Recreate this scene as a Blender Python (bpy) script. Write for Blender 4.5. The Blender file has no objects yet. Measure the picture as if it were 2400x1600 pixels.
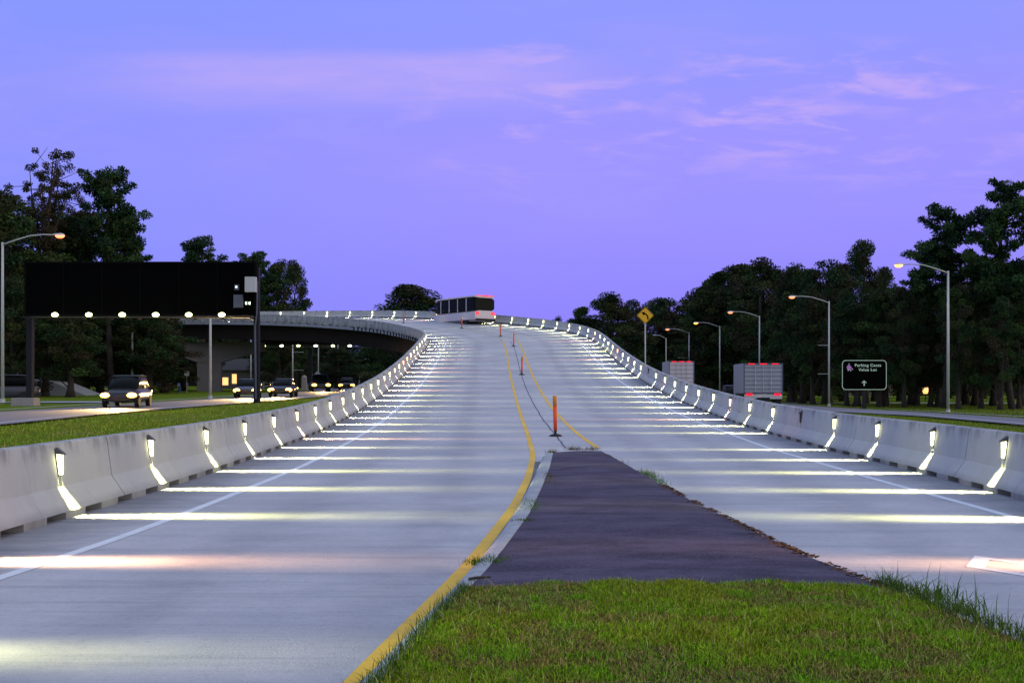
import bpy, bmesh, math, random
import numpy as np
from mathutils import Vector, Matrix
from mathutils.bvhtree import BVHTree
R_ = math.radians
sc = bpy.context.scene
C = sc.collection

# ---------------------------------------------------------------- camera
F, CX, HY, EYE = 2500.0, 1200.0, 900.0, 1.47      # photo: 2400 x 1600, horizon at y = 900
cam_d = bpy.data.cameras.new('camera')
cam_d.sensor_width = 36.0
cam_d.lens = 36.0 * F / 2400.0
cam_d.shift_y = 100.0 / 2400.0
cam_d.clip_start = 0.1
cam_d.clip_end = 5000
cam = bpy.data.objects.new('camera', cam_d)
cam.location = (0, 0, EYE)
cam.rotation_euler = (R_(90), 0, 0)
C.objects.link(cam)
sc.camera = cam

# ---------------------------------------------------------------- view, sampling
sc.view_settings.view_transform = 'Standard'
sc.view_settings.look = 'None'
sc.view_settings.exposure = 0
sc.view_settings.gamma = 1
sc.render.engine = 'CYCLES'
sc.cycles.use_denoising = True
sc.cycles.max_bounces = 5
sc.cycles.diffuse_bounces = 2
sc.cycles.glossy_bounces = 2
sc.cycles.transparent_max_bounces = 4
sc.cycles.sample_clamp_indirect = 3.0
sc.cycles.use_light_tree = True


class NT:
    """tiny helper to write node trees"""
    def __init__(self, tree):
        self.t = tree
        tree.nodes.clear()

    def n(self, typ, **kw):
        nd = self.t.nodes.new(typ)
        for k, v in kw.items():
            if k == 'inp':
                for kk, vv in v.items():
                    if isinstance(vv, bpy.types.NodeSocket):
                        self.t.links.new(vv, nd.inputs[kk])
                    else:
                        nd.inputs[kk].default_value = vv
            else:
                setattr(nd, k, v)
        return nd

    def math(self, op, a, b=0.0, c=0.0, clamp=False):
        nd = self.t.nodes.new('ShaderNodeMath')
        nd.operation = op
        nd.use_clamp = clamp
        for i, v in enumerate((a, b, c)):
            if isinstance(v, bpy.types.NodeSocket):
                self.t.links.new(v, nd.inputs[i])
            else:
                nd.inputs[i].default_value = v
        return nd.outputs[0]

    def mix(self, f, a, b, mode='MIX'):
        nd = self.t.nodes.new('ShaderNodeMix')
        nd.data_type = 'RGBA'
        nd.blend_type = mode
        for i, v in ((0, f), (6, a), (7, b)):
            if isinstance(v, bpy.types.NodeSocket):
                self.t.links.new(v, nd.inputs[i])
            else:
                nd.inputs[i].default_value = v if i == 0 else (*v, 1)
        return nd.outputs[2]

    def smooth(self, v, a, b, lo=0.0, hi=1.0):
        nd = self.t.nodes.new('ShaderNodeMapRange')
        nd.interpolation_type = 'SMOOTHSTEP'
        self.t.links.new(v, nd.inputs[0])
        for i, x in ((1, a), (2, b), (3, lo), (4, hi)):
            nd.inputs[i].default_value = x
        return nd.outputs[0]

    def noise(self, vec, scale, detail=3.0, rough=0.5, stretch=None):
        if stretch:
            m = self.n('ShaderNodeMapping', inp={0: vec, 'Scale': stretch})
            vec = m.outputs[0]
        return self.n('ShaderNodeTexNoise', inp={'Vector': vec, 'Scale': scale, 'Detail': detail, 'Roughness': rough}).outputs[0]


# ---------------------------------------------------------------- world: dusk sky
world = bpy.data.worlds.new('World')
sc.world = world
world.use_nodes = True
w = NT(world.node_tree)
tc = w.n('ShaderNodeTexCoord').outputs['Generated']
sep = w.n('ShaderNodeSeparateXYZ', inp={0: tc})
dx, dy, dz = sep.outputs
low = w.mix(w.smooth(dz, 0.02, 0.20), (0.275, 0.235, 1.0), (0.34, 0.305, 1.0))
sky = w.mix(w.smooth(dz, 0.20, 0.34), low, (0.275, 0.325, 1.0))
sky = w.mix(w.smooth(dx, 0.05, -0.5, 0.0, 0.55), sky, (0.215, 0.31, 1.0))
hz = w.smooth(dz, 0.10, 0.24)
hz2 = w.smooth(dz, 0.36, 0.29)
ys_ = w.math('MAXIMUM', dy, 0.12)
u_, v_ = w.math('DIVIDE', dx, ys_), w.math('DIVIDE', dz, ys_)
pv = w.n('ShaderNodeCombineXYZ', inp={0: u_, 1: v_, 2: 0.0}).outputs[0]
rot = w.n('ShaderNodeMapping', inp={0: pv, 'Rotation': (0, 0, R_(22)), 'Scale': (11.0, 46.0, 1.0)}).outputs[0]
wis = w.n('ShaderNodeTexNoise', inp={'Vector': rot, 'Scale': 1.0, 'Detail': 7.0, 'Roughness': 0.62, 'Distortion': 0.45}).outputs[0]
patchy = w.noise(pv, 5.5, 3.0, 0.55, (1.0, 1.8, 1.0))
vband = w.math('MULTIPLY', w.smooth(v_, 0.15, 0.25), w.smooth(v_, 0.335, 0.295))
ub = w.smooth(u_, -0.14, 0.02, 0.15, 1.0)
cl = w.math('MULTIPLY', w.math('MULTIPLY', w.smooth(wis, 0.45, 0.66), w.smooth(patchy, 0.34, 0.56)), w.math('MULTIPLY', vband, ub))
sky = w.mix(w.math('MULTIPLY', cl, 0.72), sky, (0.58, 0.42, 0.93))
# broad faint pink veil across the upper left and middle
soft = w.noise(pv, 2.2, 4.0, 0.6, (1.0, 4.0, 1.0))
fine_v = w.noise(pv, 9.0, 5.0, 0.65, (1.0, 6.0, 1.0))
veil = w.math('MULTIPLY', w.smooth(v_, 0.245, 0.285), w.smooth(v_, 0.318, 0.300))
veil = w.math('MULTIPLY', veil, w.math('MULTIPLY', w.smooth(u_, -0.47, -0.25), w.smooth(u_, 0.16, -0.06)))
veil = w.math('MULTIPLY', veil, w.math('MULTIPLY_ADD', fine_v, 0.8, 0.10), clamp=True)
sky = w.mix(w.math('MULTIPLY', veil, 1.0), sky, (0.55, 0.42, 0.94))
low_v = w.math('MULTIPLY', w.smooth(soft, 0.45, 0.75, 0, 0.30), w.smooth(v_, 0.05, 0.2))
sky = w.mix(low_v, sky, (0.45, 0.36, 0.93))
# overhead and behind the camera the twilight is brighter and greyer
sky = w.mix(w.smooth(dz, 0.36, 0.80), sky, (0.55, 0.72, 1.02))
back = w.smooth(dy, 0.35, -0.5)
sky = w.mix(back, sky, (0.50, 0.60, 0.88))
glow = w.math('MULTIPLY', w.smooth(dx, 0.15, 0.95), w.smooth(dy, 0.75, 0.2))
sky = w.mix(glow, sky, (1.20, 1.02, 0.88))
nish = w.n('ShaderNodeTexSky', sky_type='NISHITA', sun_disc=False, sun_elevation=R_(1.0), sun_rotation=R_(120), altitude=20.0)
nish = w.mix(1.0, nish.outputs[0], (0.035, 0.035, 0.035), 'MULTIPLY')
sky = w.mix(0.04, sky, nish, 'ADD')
below = w.smooth(dz, 0.0, -0.05)
sky = w.mix(below, sky, (0.05, 0.06, 0.06))
bg = w.n('ShaderNodeBackground', inp={'Color': sky, 'Strength': 1.0})
wo = w.n('ShaderNodeOutputWorld')
world.node_tree.links.new(bg.outputs[0], wo.inputs[0])
world.cycles.sampling_method = 'AUTOMATIC'

# weak low sun glow (the sun is just under the horizon, to the right behind the camera)
sd = bpy.data.lights.new('twilight_sun', 'SUN')
sd.energy = 0.35
sd.angle = R_(35)
sd.color = (1.0, 0.90, 0.82)
so = bpy.data.objects.new('twilight_sun', sd)
so.rotation_euler = Vector((-0.86, 0.40, -0.30)).to_track_quat('-Z', 'Y').to_euler()
C.objects.link(so)


# ---------------------------------------------------------------- materials
def new_mat(name):
    m = bpy.data.materials.new(name)
    m.use_nodes = True
    t = NT(m.node_tree)
    out = t.n('ShaderNodeOutputMaterial')
    bs = t.n('ShaderNodeBsdfPrincipled')
    m.node_tree.links.new(bs.outputs[0], out.inputs[0])
    return m, t, bs


def link(t, a, b):
    t.t.links.new(a, b)


def plain(name, col, rough=0.6, metal=0.0, var=0.12, scale=6.0, spec=0.4, bump=0.0):
    m, t, bs = new_mat(name)
    co = t.n('ShaderNodeTexCoord').outputs['Object']
    nz = t.noise(co, scale, 4.0, 0.6)
    c = t.mix(nz, tuple(x * (1 - var) for x in col), tuple(min(1, x * (1 + var)) for x in col))
    link(t, c, bs.inputs['Base Color'])
    bs.inputs['Roughness'].default_value = rough
    bs.inputs['Metallic'].default_value = metal
    bs.inputs['Specular IOR Level'].default_value = spec
    if bump:
        b = t.n('ShaderNodeBump', inp={'Height': nz, 'Strength': bump, 'Distance': 0.02})
        link(t, b.outputs[0], bs.inputs['Normal'])
    return m


def emis(name, col, strength, base=(0.8, 0.8, 0.8)):
    m, t, bs = new_mat(name)
    bs.inputs['Base Color'].default_value = (*base, 1)
    bs.inputs['Emission Color'].default_value = (*col, 1)
    bs.inputs['Emission Strength'].default_value = strength
    return m


M = {}
# road concrete; uv: x = metres from left barrier, y = metres along
m, t, bs = new_mat('road_concrete'); M['road'] = m
uv = t.n('ShaderNodeUVMap').outputs[0]
co = t.n('ShaderNodeTexCoord').outputs['Object']
big = t.noise(co, 0.35, 4.0, 0.6)
mid = t.noise(co, 2.2, 5.0, 0.65)
tine = t.noise(uv, 6.0, 3.0, 0.7, (0.10, 9.0, 1.0))
sweep = t.noise(uv, 1.6, 4.0, 0.7, (0.12, 2.2, 1.0))
fine = t.noise(co, 60.0, 2.0, 0.6)
base = t.mix(t.smooth(big, 0.3, 0.7), (0.345, 0.35, 0.39), (0.50, 0.495, 0.52))
base = t.mix(t.math('MULTIPLY', t.smooth(mid, 0.35, 0.75), 0.35), base, (0.27, 0.31, 0.34))
base = t.mix(t.smooth(tine, 0.54, 0.72, 0, 0.40), base, (0.20, 0.23, 0.27))
base = t.mix(t.smooth(sweep, 0.48, 0.72, 0, 0.50), base, (0.19, 0.215, 0.25))
base = t.mix(t.smooth(fine, 0.35, 0.70, 0, 0.30), base, (0.56, 0.565, 0.57))
base = t.mix(t.smooth(t.noise(co, 16.0, 4.0, 0.75), 0.48, 0.70, 0, 0.28), base, (0.20, 0.215, 0.24))
s2 = t.n('ShaderNodeSeparateXYZ', inp={0: uv})
att = t.n('ShaderNodeAttribute', attribute_name='edge').outputs['Fac']   # metres to the nearest barrier
wob = t.math('MULTIPLY_ADD', t.noise(co, 1.4, 4.0, 0.7), 0.9, -0.45)
edge = t.math('ADD', att, wob)
grime = t.smooth(edge, 1.25, 0.15, 0.0, 0.72)
base = t.mix(t.math('MULTIPLY', grime, t.math('MULTIPLY_ADD', sweep, 0.8, 0.45)), base, (0.085, 0.09, 0.11))
speck = t.smooth(t.noise(co, 7.0, 3.0, 0.8, (0.5, 1.0, 1.0)), 0.70, 0.76, 0, 0.55)
base = t.mix(speck, base, (0.10, 0.11, 0.13))
for wp in (2.35, 4.05):
    wr = t.smooth(t.math('ABSOLUTE', t.math('SUBTRACT', edge, wp)), 0.55, 0.05, 0.0, 0.26)
    base = t.mix(t.math('MULTIPLY', wr, t.math('ADD', mid, 0.3)), base, (0.16, 0.17, 0.20))
blot = t.smooth(t.noise(co, 0.23, 2.0, 0.4, (1.0, 0.5, 1.0)), 0.66, 0.76, 0, 0.45)
base = t.mix(blot, base, (0.16, 0.18, 0.23))
link(t, base, bs.inputs['Base Color'])
bs.inputs['Roughness'].default_value = 0.85
bs.inputs['Specular IOR Level'].default_value = 0.25
bp = t.n('ShaderNodeBump', inp={'Height': t.math('ADD', tine, fine), 'Strength': 0.35, 'Distance': 0.01})
link(t, bp.outputs[0], bs.inputs['Normal'])

# barrier concrete
m, t, bs = new_mat('barrier_concrete'); M['barrier'] = m
uv = t.n('ShaderNodeUVMap').outputs[0]
co = t.n('ShaderNodeTexCoord').outputs['Object']
su = t.n('ShaderNodeSeparateXYZ', inp={0: uv})
stre = t.noise(uv, 2.2, 6.0, 0.7, (1.3, 0.35, 1.0))
blo = t.noise(uv, 1.1, 5.0, 0.6)
pit = t.noise(uv, 45.0, 2.0, 0.7)
base = t.mix(blo, (0.33, 0.34, 0.35), (0.47, 0.47, 0.46))
base = t.mix(t.smooth(stre, 0.50, 0.76, 0, 0.45), base, (0.22, 0.21, 0.205))
top = t.smooth(su.outputs[1], 1.0, 1.45)
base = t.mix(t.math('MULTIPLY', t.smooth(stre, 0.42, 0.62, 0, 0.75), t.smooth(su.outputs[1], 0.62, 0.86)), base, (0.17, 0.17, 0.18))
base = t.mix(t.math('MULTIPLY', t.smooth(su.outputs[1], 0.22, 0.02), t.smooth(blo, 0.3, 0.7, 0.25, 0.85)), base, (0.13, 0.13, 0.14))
base = t.mix(t.smooth(pit, 0.66, 0.74, 0, 0.4), base, (0.16, 0.16, 0.17))
link(t, base, bs.inputs['Base Color'])
bs.inputs['Roughness'].default_value = 0.8
bs.inputs['Specular IOR Level'].default_value = 0.25
bp = t.n('ShaderNodeBump', inp={'Height': t.math('ADD', pit, stre), 'Strength': 0.3, 'Distance': 0.01})
link(t, bp.outputs[0], bs.inputs['Normal'])

# asphalt of the island
m, t, bs = new_mat('island_asphalt'); M['asphalt'] = m
co = t.n('ShaderNodeTexCoord').outputs['Object']
a1 = t.noise(co, 1.6, 6.0, 0.72, (0.55, 1.3, 1.0))
a2 = t.noise(co, 48.0, 3.0, 0.8)
a3 = t.noise(co, 3.5, 4.0, 0.6)
base = t.mix(t.smooth(a1, 0.30, 0.70), (0.028, 0.023, 0.040), (0.092, 0.078, 0.118))
base = t.mix(t.smooth(a2, 0.52, 0.66, 0, 0.65), base, (0.15, 0.125, 0.18))
base = t.mix(t.smooth(a3, 0.55, 0.75, 0, 0.35), base, (0.035, 0.030, 0.045))
link(t, base, bs.inputs['Base Color'])
bs.inputs['Roughness'].default_value = 0.9
bs.inputs['Specular IOR Level'].default_value = 0.2
bp = t.n('ShaderNodeBump', inp={'Height': a2, 'Strength': 0.6, 'Distance': 0.006})
link(t, bp.outputs[0], bs.inputs['Normal'])

# street asphalt
m, t, bs = new_mat('street_asphalt'); M['street'] = m
co = t.n('ShaderNodeTexCoord').outputs['Object']
base = t.mix(t.noise(co, 0.5, 4.0, 0.6), (0.10, 0.10, 0.12), (0.17, 0.165, 0.18))
link(t, base, bs.inputs['Base Color'])
bs.inputs['Roughness'].default_value = 0.75

# paints
def paint(name, c, worn, sc_=9.0, amt=0.55):
    m, t, bs = new_mat(name)
    co = t.n('ShaderNodeTexCoord').outputs['Object']
    n1 = t.noise(co, sc_, 5.0, 0.7)
    n2 = t.noise(co, 2.0, 4.0, 0.6, (0.3, 2.5, 1.0))
    b = t.mix(t.smooth(n1, 0.50, 0.78, 0, amt), c, worn)
    b = t.mix(t.smooth(n2, 0.50, 0.8, 0, amt), b, worn)
    link(t, b, bs.inputs['Base Color'])
    bs.inputs['Roughness'].default_value = 0.7
    return m
M['white'] = paint('white_road_paint', (0.66, 0.70, 0.74), (0.42, 0.46, 0.52), amt=0.55)
M['yellow'] = paint('yellow_road_paint', (0.72, 0.44, 0.012), (0.42, 0.27, 0.06), 5.0, 0.70)
M['faded'] = paint('faded_yellow_paint', (0.36, 0.31, 0.17), (0.33, 0.36, 0.36), 5.0)
M['tar'] = plain('tar_joint', (0.02, 0.02, 0.022), 0.6, var=0.4, scale=30)
M['joint'] = plain('dark_joint', (0.07, 0.075, 0.085), 0.9, var=0.3)
M['curb'] = plain('curb_concrete', (0.31, 0.33, 0.35), 0.85, var=0.40, scale=7, bump=0.3)
M['gutter'] = plain('gutter_grime', (0.13, 0.14, 0.15), 0.9, var=0.4, scale=9)

# ground grass
m, t, bs = new_mat('grass_ground'); M['grass'] = m
co = t.n('ShaderNodeTexCoord').outputs['Object']
g1 = t.noise(co, 0.12, 4.0, 0.6)
g2 = t.noise(co, 1.7, 5.0, 0.7)
g3 = t.noise(co, 14.0, 4.0, 0.7)
base = t.mix(g1, (0.10, 0.19, 0.013), (0.22, 0.28, 0.033))
base = t.mix(t.smooth(g2, 0.45, 0.75, 0, 0.75), base, (0.21, 0.17, 0.045))
base = t.mix(t.smooth(g3, 0.40, 0.70, 0, 0.75), base, (0.045, 0.075, 0.010))
link(t, base, bs.inputs['Base Color'])
bs.inputs['Roughness'].default_value = 0.95
bs.inputs['Specular IOR Level'].default_value = 0.0
bp = t.n('ShaderNodeBump', inp={'Height': t.math('ADD', g3, g2), 'Strength': 0.9, 'Distance': 0.12})
link(t, bp.outputs[0], bs.inputs['Normal'])


def attr_mat(name, rough=0.8, spec=0.15, trans=0.0, mul=1.0):
    m, t, bs = new_mat(name)
    a = t.n('ShaderNodeAttribute', attribute_name='col').outputs['Color']
    if mul != 1.0:
        a = t.mix(1.0, a, (mul, mul, mul), 'MULTIPLY')
    link(t, a, bs.inputs['Base Color'])
    bs.inputs['Roughness'].default_value = rough
    bs.inputs['Specular IOR Level'].default_value = spec
    return m
M['blades'] = attr_mat('grass_blade', 0.9, 0.03)
M['leaf'] = attr_mat('foliage', 0.75, 0.2)
M['bark'] = plain('bark', (0.045, 0.035, 0.028), 0.95, var=0.5, scale=3, bump=0.5)
M['litter'] = attr_mat('leaf_litter')

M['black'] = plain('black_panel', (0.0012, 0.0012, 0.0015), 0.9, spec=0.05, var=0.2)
M['darksteel'] = plain('dark_steel', (0.015, 0.015, 0.02), 0.6, spec=0.2, var=0.3)
M['boxgrey'] = plain('cabinet_grey', (0.50, 0.50, 0.50), 0.5, var=0.06)
M['seam'] = plain('panel_seam', (0.0025, 0.0025, 0.003), 0.8, spec=0.08, var=0.3)
M['boxdark'] = plain('dark_cabinet', (0.09, 0.10, 0.14), 0.7, var=0.1)
M['galv'] = plain('galvanised_steel', (0.50, 0.50, 0.47), 0.5, metal=0.2, var=0.15, scale=3)
M['lamphead'] = plain('lamp_housing', (0.55, 0.56, 0.56), 0.45, var=0.08)
M['hood'] = plain('fixture_hood', (0.075, 0.073, 0.072), 0.6, var=0.3)
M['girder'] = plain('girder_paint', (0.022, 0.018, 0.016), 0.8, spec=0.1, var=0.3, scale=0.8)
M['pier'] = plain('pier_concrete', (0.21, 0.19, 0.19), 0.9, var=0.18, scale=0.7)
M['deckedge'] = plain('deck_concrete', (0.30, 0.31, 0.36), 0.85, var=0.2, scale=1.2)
M['orange'] = plain('orange_plastic', (0.85, 0.09, 0.010), 0.5, var=0.12, scale=12)
M['amber'] = plain('amber_sheeting', (0.70, 0.24, 0.01), 0.4, var=0.15, scale=20)
M['rubber'] = plain('black_rubber', (0.014, 0.014, 0.015), 0.8, var=0.3)
M['signyellow'] = plain('yellow_sheeting', (0.80, 0.42, 0.01), 0.4, var=0.05)
M['signgreen'] = plain('pale_sheeting', (0.62, 0.80, 0.60), 0.5, var=0.1)
M['purple'] = plain('purple_sheeting', (0.55, 0.22, 0.62), 0.5, var=0.2, scale=14)
M['signwhite'] = plain('white_sheeting', (0.6, 0.62, 0.66), 0.5, var=0.05)
M['buswhite'] = plain('bus_white', (0.62, 0.55, 0.58), 0.35, var=0.05)
M['glass'] = plain('dark_glass', (0.004, 0.006, 0.006), 0.35, spec=0.08, var=0.2)
M['truckbox'] = plain('truck_box', (0.33, 0.34, 0.40), 0.45, var=0.08, scale=1.2)
M['cardark'] = plain('dark_paint', (0.012, 0.013, 0.02), 0.3, spec=0.5, var=0.1)
M['carred'] = plain('dark_red_paint', (0.12, 0.025, 0.02), 0.3, spec=0.5, var=0.1)
M['carsilver'] = plain('silver_paint', (0.07, 0.07, 0.075), 0.3, metal=0.4, var=0.05)
M['carblue'] = plain('blue_paint', (0.08, 0.14, 0.30), 0.3, spec=0.5, var=0.05)
M['rim'] = plain('rim_metal', (0.25, 0.25, 0.26), 0.4, metal=0.6)
M['stone'] = plain('pale_stone', (0.30, 0.27, 0.26), 0.9, var=0.25, scale=3)
M['blue'] = plain('blue_hydrant', (0.04, 0.10, 0.28), 0.5)
M['wall'] = plain('house_wall', (0.16, 0.14, 0.12), 0.9)
M['roof'] = plain('house_roof', (0.05, 0.045, 0.045), 0.9)
M['embank'] = plain('embankment_concrete', (0.25, 0.27, 0.30), 0.9, var=0.2, scale=0.5)

M['lens'] = emis('warm_white_lens', (1.0, 0.97, 0.45), 13.0)
M['lens_o'] = emis('orange_lens', (1.0, 0.52, 0.26), 8.0)
M['lens_off'] = plain('unlit_lens', (0.03, 0.03, 0.035), 0.3)
M['flood'] = emis('flood_lens', (0.95, 1.0, 0.35), 10.0)
M['sodium'] = emis('sodium_lens', (1.0, 0.27, 0.03), 5.5)
M['sodium_dim'] = emis('sodium_lens_dim', (1.0, 0.17, 0.03), 3.0)
M['head'] = emis('headlight_lens', (1.0, 0.50, 0.07), 7.0)
M['tail'] = emis('tail_lens', (1.0, 0.0, 0.02), 2.0, (0.3, 0.0, 0.01))
M['window_lit'] = emis('lit_window', (1.0, 0.50, 0.12), 1.6)
M['smalllamp'] = emis('indicator', (0.8, 1.0, 0.7), 3.0)


# ---------------------------------------------------------------- mesh helpers
class MB:
    def __init__(self):
        self.v, self.f, self.m, self.uv = [], [], [], None

    def add(self, vs, fs, mi=0):
        o = len(self.v)
        self.v += [tuple(p) for p in vs]
        self.f += [tuple(i + o for i in f) for f in fs]
        self.m += [mi] * len(fs)
        return self

    def box(self, c, s, mi=0, rz=0.0, taper=1.0, M4=None):
        """box centred at c with size s; taper scales the top in x and y"""
        hx, hy, hz_ = s[0] / 2, s[1] / 2, s[2] / 2
        vs = []
        for sz, tp in ((-1, 1.0), (1, taper)):
            for sx, sy in ((-1, -1), (1, -1), (1, 1), (-1, 1)):
                vs.append(Vector((sx * hx * tp, sy * hy * tp, sz * hz_)))
        rm = Matrix.Rotation(rz, 3, 'Z')
        vs = [rm @ p + Vector(c) for p in vs]
        if M4 is not None:
            vs = [M4 @ p for p in vs]
        return self.add(vs, [(3, 2, 1, 0), (4, 5, 6, 7), (0, 1, 5, 4), (1, 2, 6, 5), (2, 3, 7, 6), (3, 0, 4, 7)], mi)

    def tube(self, pts, rad, n=8, mi=0, cap=True):
        pts = [Vector(p) for p in pts]
        if not isinstance(rad, (list, tuple)):
            rad = [rad] * len(pts)
        vs, fs = [], []
        prev = None
        for i, p in enumerate(pts):
            d = (pts[min(i + 1, len(pts) - 1)] - pts[max(i - 1, 0)]).normalized()
            up = Vector((0, 0, 1)) if abs(d.z) < 0.95 else Vector((0, 1, 0))
            a = d.cross(up).normalized() if prev is None else (prev - d * prev.dot(d)).normalized()
            prev = a
            b = d.cross(a)
            for k in range(n):
                an = 2 * math.pi * k / n
                vs.append(p + (a * math.cos(an) + b * math.sin(an)) * rad[i])
        for i in range(len(pts) - 1):
            for k in range(n):
                k2 = (k + 1) % n
                fs.append((i * n + k, i * n + k2, (i + 1) * n + k2, (i + 1) * n + k))
        if cap:
            fs.append(tuple(range(n))[::-1])
            fs.append(tuple((len(pts) - 1) * n + k for k in range(n)))
        return self.add(vs, fs, mi)

    def prism(self, poly, z0, z1, mi=0):
        n = len(poly)
        vs = [(x, y, z0) for x, y in poly] + [(x, y, z1) for x, y in poly]
        fs = [tuple(range(n))[::-1], tuple(range(n, 2 * n))]
        fs += [(i, (i + 1) % n, n + (i + 1) % n, n + i) for i in range(n)]
        return self.add(vs, fs, mi)

    def loft(self, rings, closed=True, mi=0, caps=True):
        n = len(rings[0])
        vs = [p for r in rings for p in r]
        fs = []
        for i in range(len(rings) - 1):
            for k in range(n if closed else n - 1):
                k2 = (k + 1) % n
                fs.append((i * n + k, i * n + k2, (i + 1) * n + k2, (i + 1) * n + k))
        if caps and closed:
            fs.append(tuple(range(n))[::-1])
            fs.append(tuple((len(rings) - 1) * n + k for k in range(n)))
        return self.add(vs, fs, mi)

    def lathe(self, prof, n=12, mi=0, c=(0, 0, 0)):
        rings = []
        for r, z in prof:
            rings.append([(c[0] + r * math.cos(2 * math.pi * k / n), c[1] + r * math.sin(2 * math.pi * k / n), c[2] + z) for k in range(n)])
        return self.loft(rings, mi=mi)

    def build(self, name, mats, parent=None, smooth=False, fix=True):
        me = bpy.data.meshes.new(name)
        me.from_pydata([tuple(p) for p in self.v], [], self.f)
        if not isinstance(mats, (list, tuple)):
            mats = [mats]
        for m in mats:
            me.materials.append(m)
        if len(mats) > 1:
            me.polygons.foreach_set('material_index', self.m)
        if fix:
            b = bmesh.new(); b.from_mesh(me)
            bmesh.ops.recalc_face_normals(b, faces=b.faces)
            b.to_mesh(me); b.free()
        if smooth:
            me.polygons.foreach_set('use_smooth', [True] * len(me.polygons))
        me.update()
        o = bpy.data.objects.new(name, me)
        C.objects.link(o)
        if parent:
            o.parent = parent
        return o


def tag(o, label=None, cat=None, group=None, kind=None):
    if label: o['label'] = label
    if cat: o['category'] = cat
    if group: o['group'] = group
    if kind: o['kind'] = kind
    return o


def empty(name, loc=(0, 0, 0), rz=0.0):
    o = bpy.data.objects.new(name, None)
    o.empty_display_size = 0.3
    o.location = loc
    o.rotation_euler = (0, 0, rz)
    C.objects.link(o)
    return o


def copy_tree(o, parent=None):
    c = o.copy()
    C.objects.link(c)
    c.parent = parent
    for ch in list(o.children):
        copy_tree(ch, c)
    return c


def ordinal(n):
    w_ = ['zeroth', 'first', 'second', 'third', 'fourth', 'fifth', 'sixth', 'seventh', 'eighth', 'ninth', 'tenth', 'eleventh', 'twelfth']
    if n < len(w_): return w_[n]
    s = 'th' if 10 <= n % 100 <= 20 else {1: 'st', 2: 'nd', 3: 'rd'}.get(n % 10, 'th')
    return '%d%s' % (n, s)


def sstep(x, a, b):
    t_ = np.clip((np.asarray(x, float) - a) / (b - a), 0, 1)
    return t_ * t_ * (3 - 2 * t_)


# ---------------------------------------------------------------- ground shape
def gz(x, y):
    """height of the natural ground"""
    y = np.asarray(y, float); x = np.asarray(x, float)
    left = 0.8 * sstep(y, 25, 130)
    dr = 0.4 + 0.45 * sstep(x, 24, 36)
    right = -dr * sstep(y, 30, 95)
    k = sstep(x, -12, 10)
    return left * (1 - k) + right * k - 0.07


def G(px, py, z=0.0):
    Y = F * (EYE - z) / (py - HY)
    return Vector(((px - CX) * Y / F, Y, z))


# ---------------------------------------------------------------- the ramp's two edges (toe lines of the barriers)
TL = [(-4.86,11.89,0.0),(-4.88,14.97,.0),(-4.98,18.02,.0),(-5.09,21.06,.01),(-5.20,24.10,0.04),(-5.29,27.14,0.08),(-5.38,30.18,0.14),(-5.48,33.22,0.22),(-5.57,36.26,0.32),(-5.66,39.30,0.45),(-5.75,42.34,0.60),(-5.82,45.37,0.78),(-5.90,48.41,0.96),(-5.98,51.45,1.17),(-6.07,54.48,1.39),(-6.15,57.51,1.63),(-6.23,60.54,1.89),(-6.30,63.57,2.17),(-6.37,66.59,2.46),(-6.44,69.62,2.78),(-6.50,72.64,3.10),(-6.57,75.66,3.43),(-6.64,78.69,3.76),(-6.71,81.71,4.10),(-6.78,84.74,4.43),(-6.88,87.77,4.76),
      (-7.3,91.4,5.16),(-8.3,95.0,5.60),(-10.0,98.7,6.10),(-12.2,101.8,6.60),(-15.0,104.6,7.02),(-18.3,107.1,7.38),(-22.3,109.4,7.70),(-26.5,111.3,7.92),(-31.2,112.9,8.06),(-36.0,114.3,8.14),(-42.0,115.7,8.20),(-50.0,117.2,8.2),(-66.0,119.6,8.0),(-85.0,122.0,7.4)]
TR = [(6.52,14.54,0.0),(6.75,17.58,0.0),(6.89,20.63,0.0),(6.98,23.68,0.01),(7.05,26.73,0.05),(7.11,29.78,0.10),(7.14,32.83,0.18),(7.16,35.89,0.28),(7.17,38.94,0.41),(7.17,41.99,0.55),(7.17,45.04,0.71),(7.16,48.09,0.90),(7.15,51.13,1.10),(7.13,54.18,1.32),(7.12,57.22,1.56),(7.10,60.27,1.83),(7.08,63.31,2.13),(7.05,66.34,2.45),(7.02,69.38,2.79),(6.98,72.41,3.15),(6.94,75.45,3.52),(6.91,78.48,3.90),(6.88,81.51,4.29),(6.80,84.54,4.67),(6.63,87.55,5.06),(6.29,90.55,5.44),(5.75,93.53,5.82),(4.99,96.45,6.18),(4.01,99.32,6.53),(2.82,102.10,6.87),(1.42,104.79,7.18),(-0.18,107.38,7.50),(-1.96,109.83,7.80),(-3.92,112.14,8.08),(-6.05,114.30,8.34),(-8.35,116.29,8.57),(-10.79,118.11,8.77),(-13.36,119.75,8.93),(-16.04,121.23,9.04),(-18.79,122.55,9.12),(-21.61,123.71,9.18),(-24.48,124.73,9.22),(-27.40,125.60,9.25),(-33.3,127.2,9.28),(-42.0,129.0,9.3),(-50.0,130.4,9.25),(-66.0,132.6,9.0),(-85.0,135.0,8.2)]
TL = [(-4.75,-6.0,0.0),(-4.8,-0.2,0.0),(-4.83,5.8,0.0),(-4.85,8.85,0.0)] + TL
TR = [(3.7,-6.0,0.0),(4.6,-0.2,0.0),(5.55,5.5,0.0),(5.88,8.5,0.0),(6.22,11.52,0.0)] + TR


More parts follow.
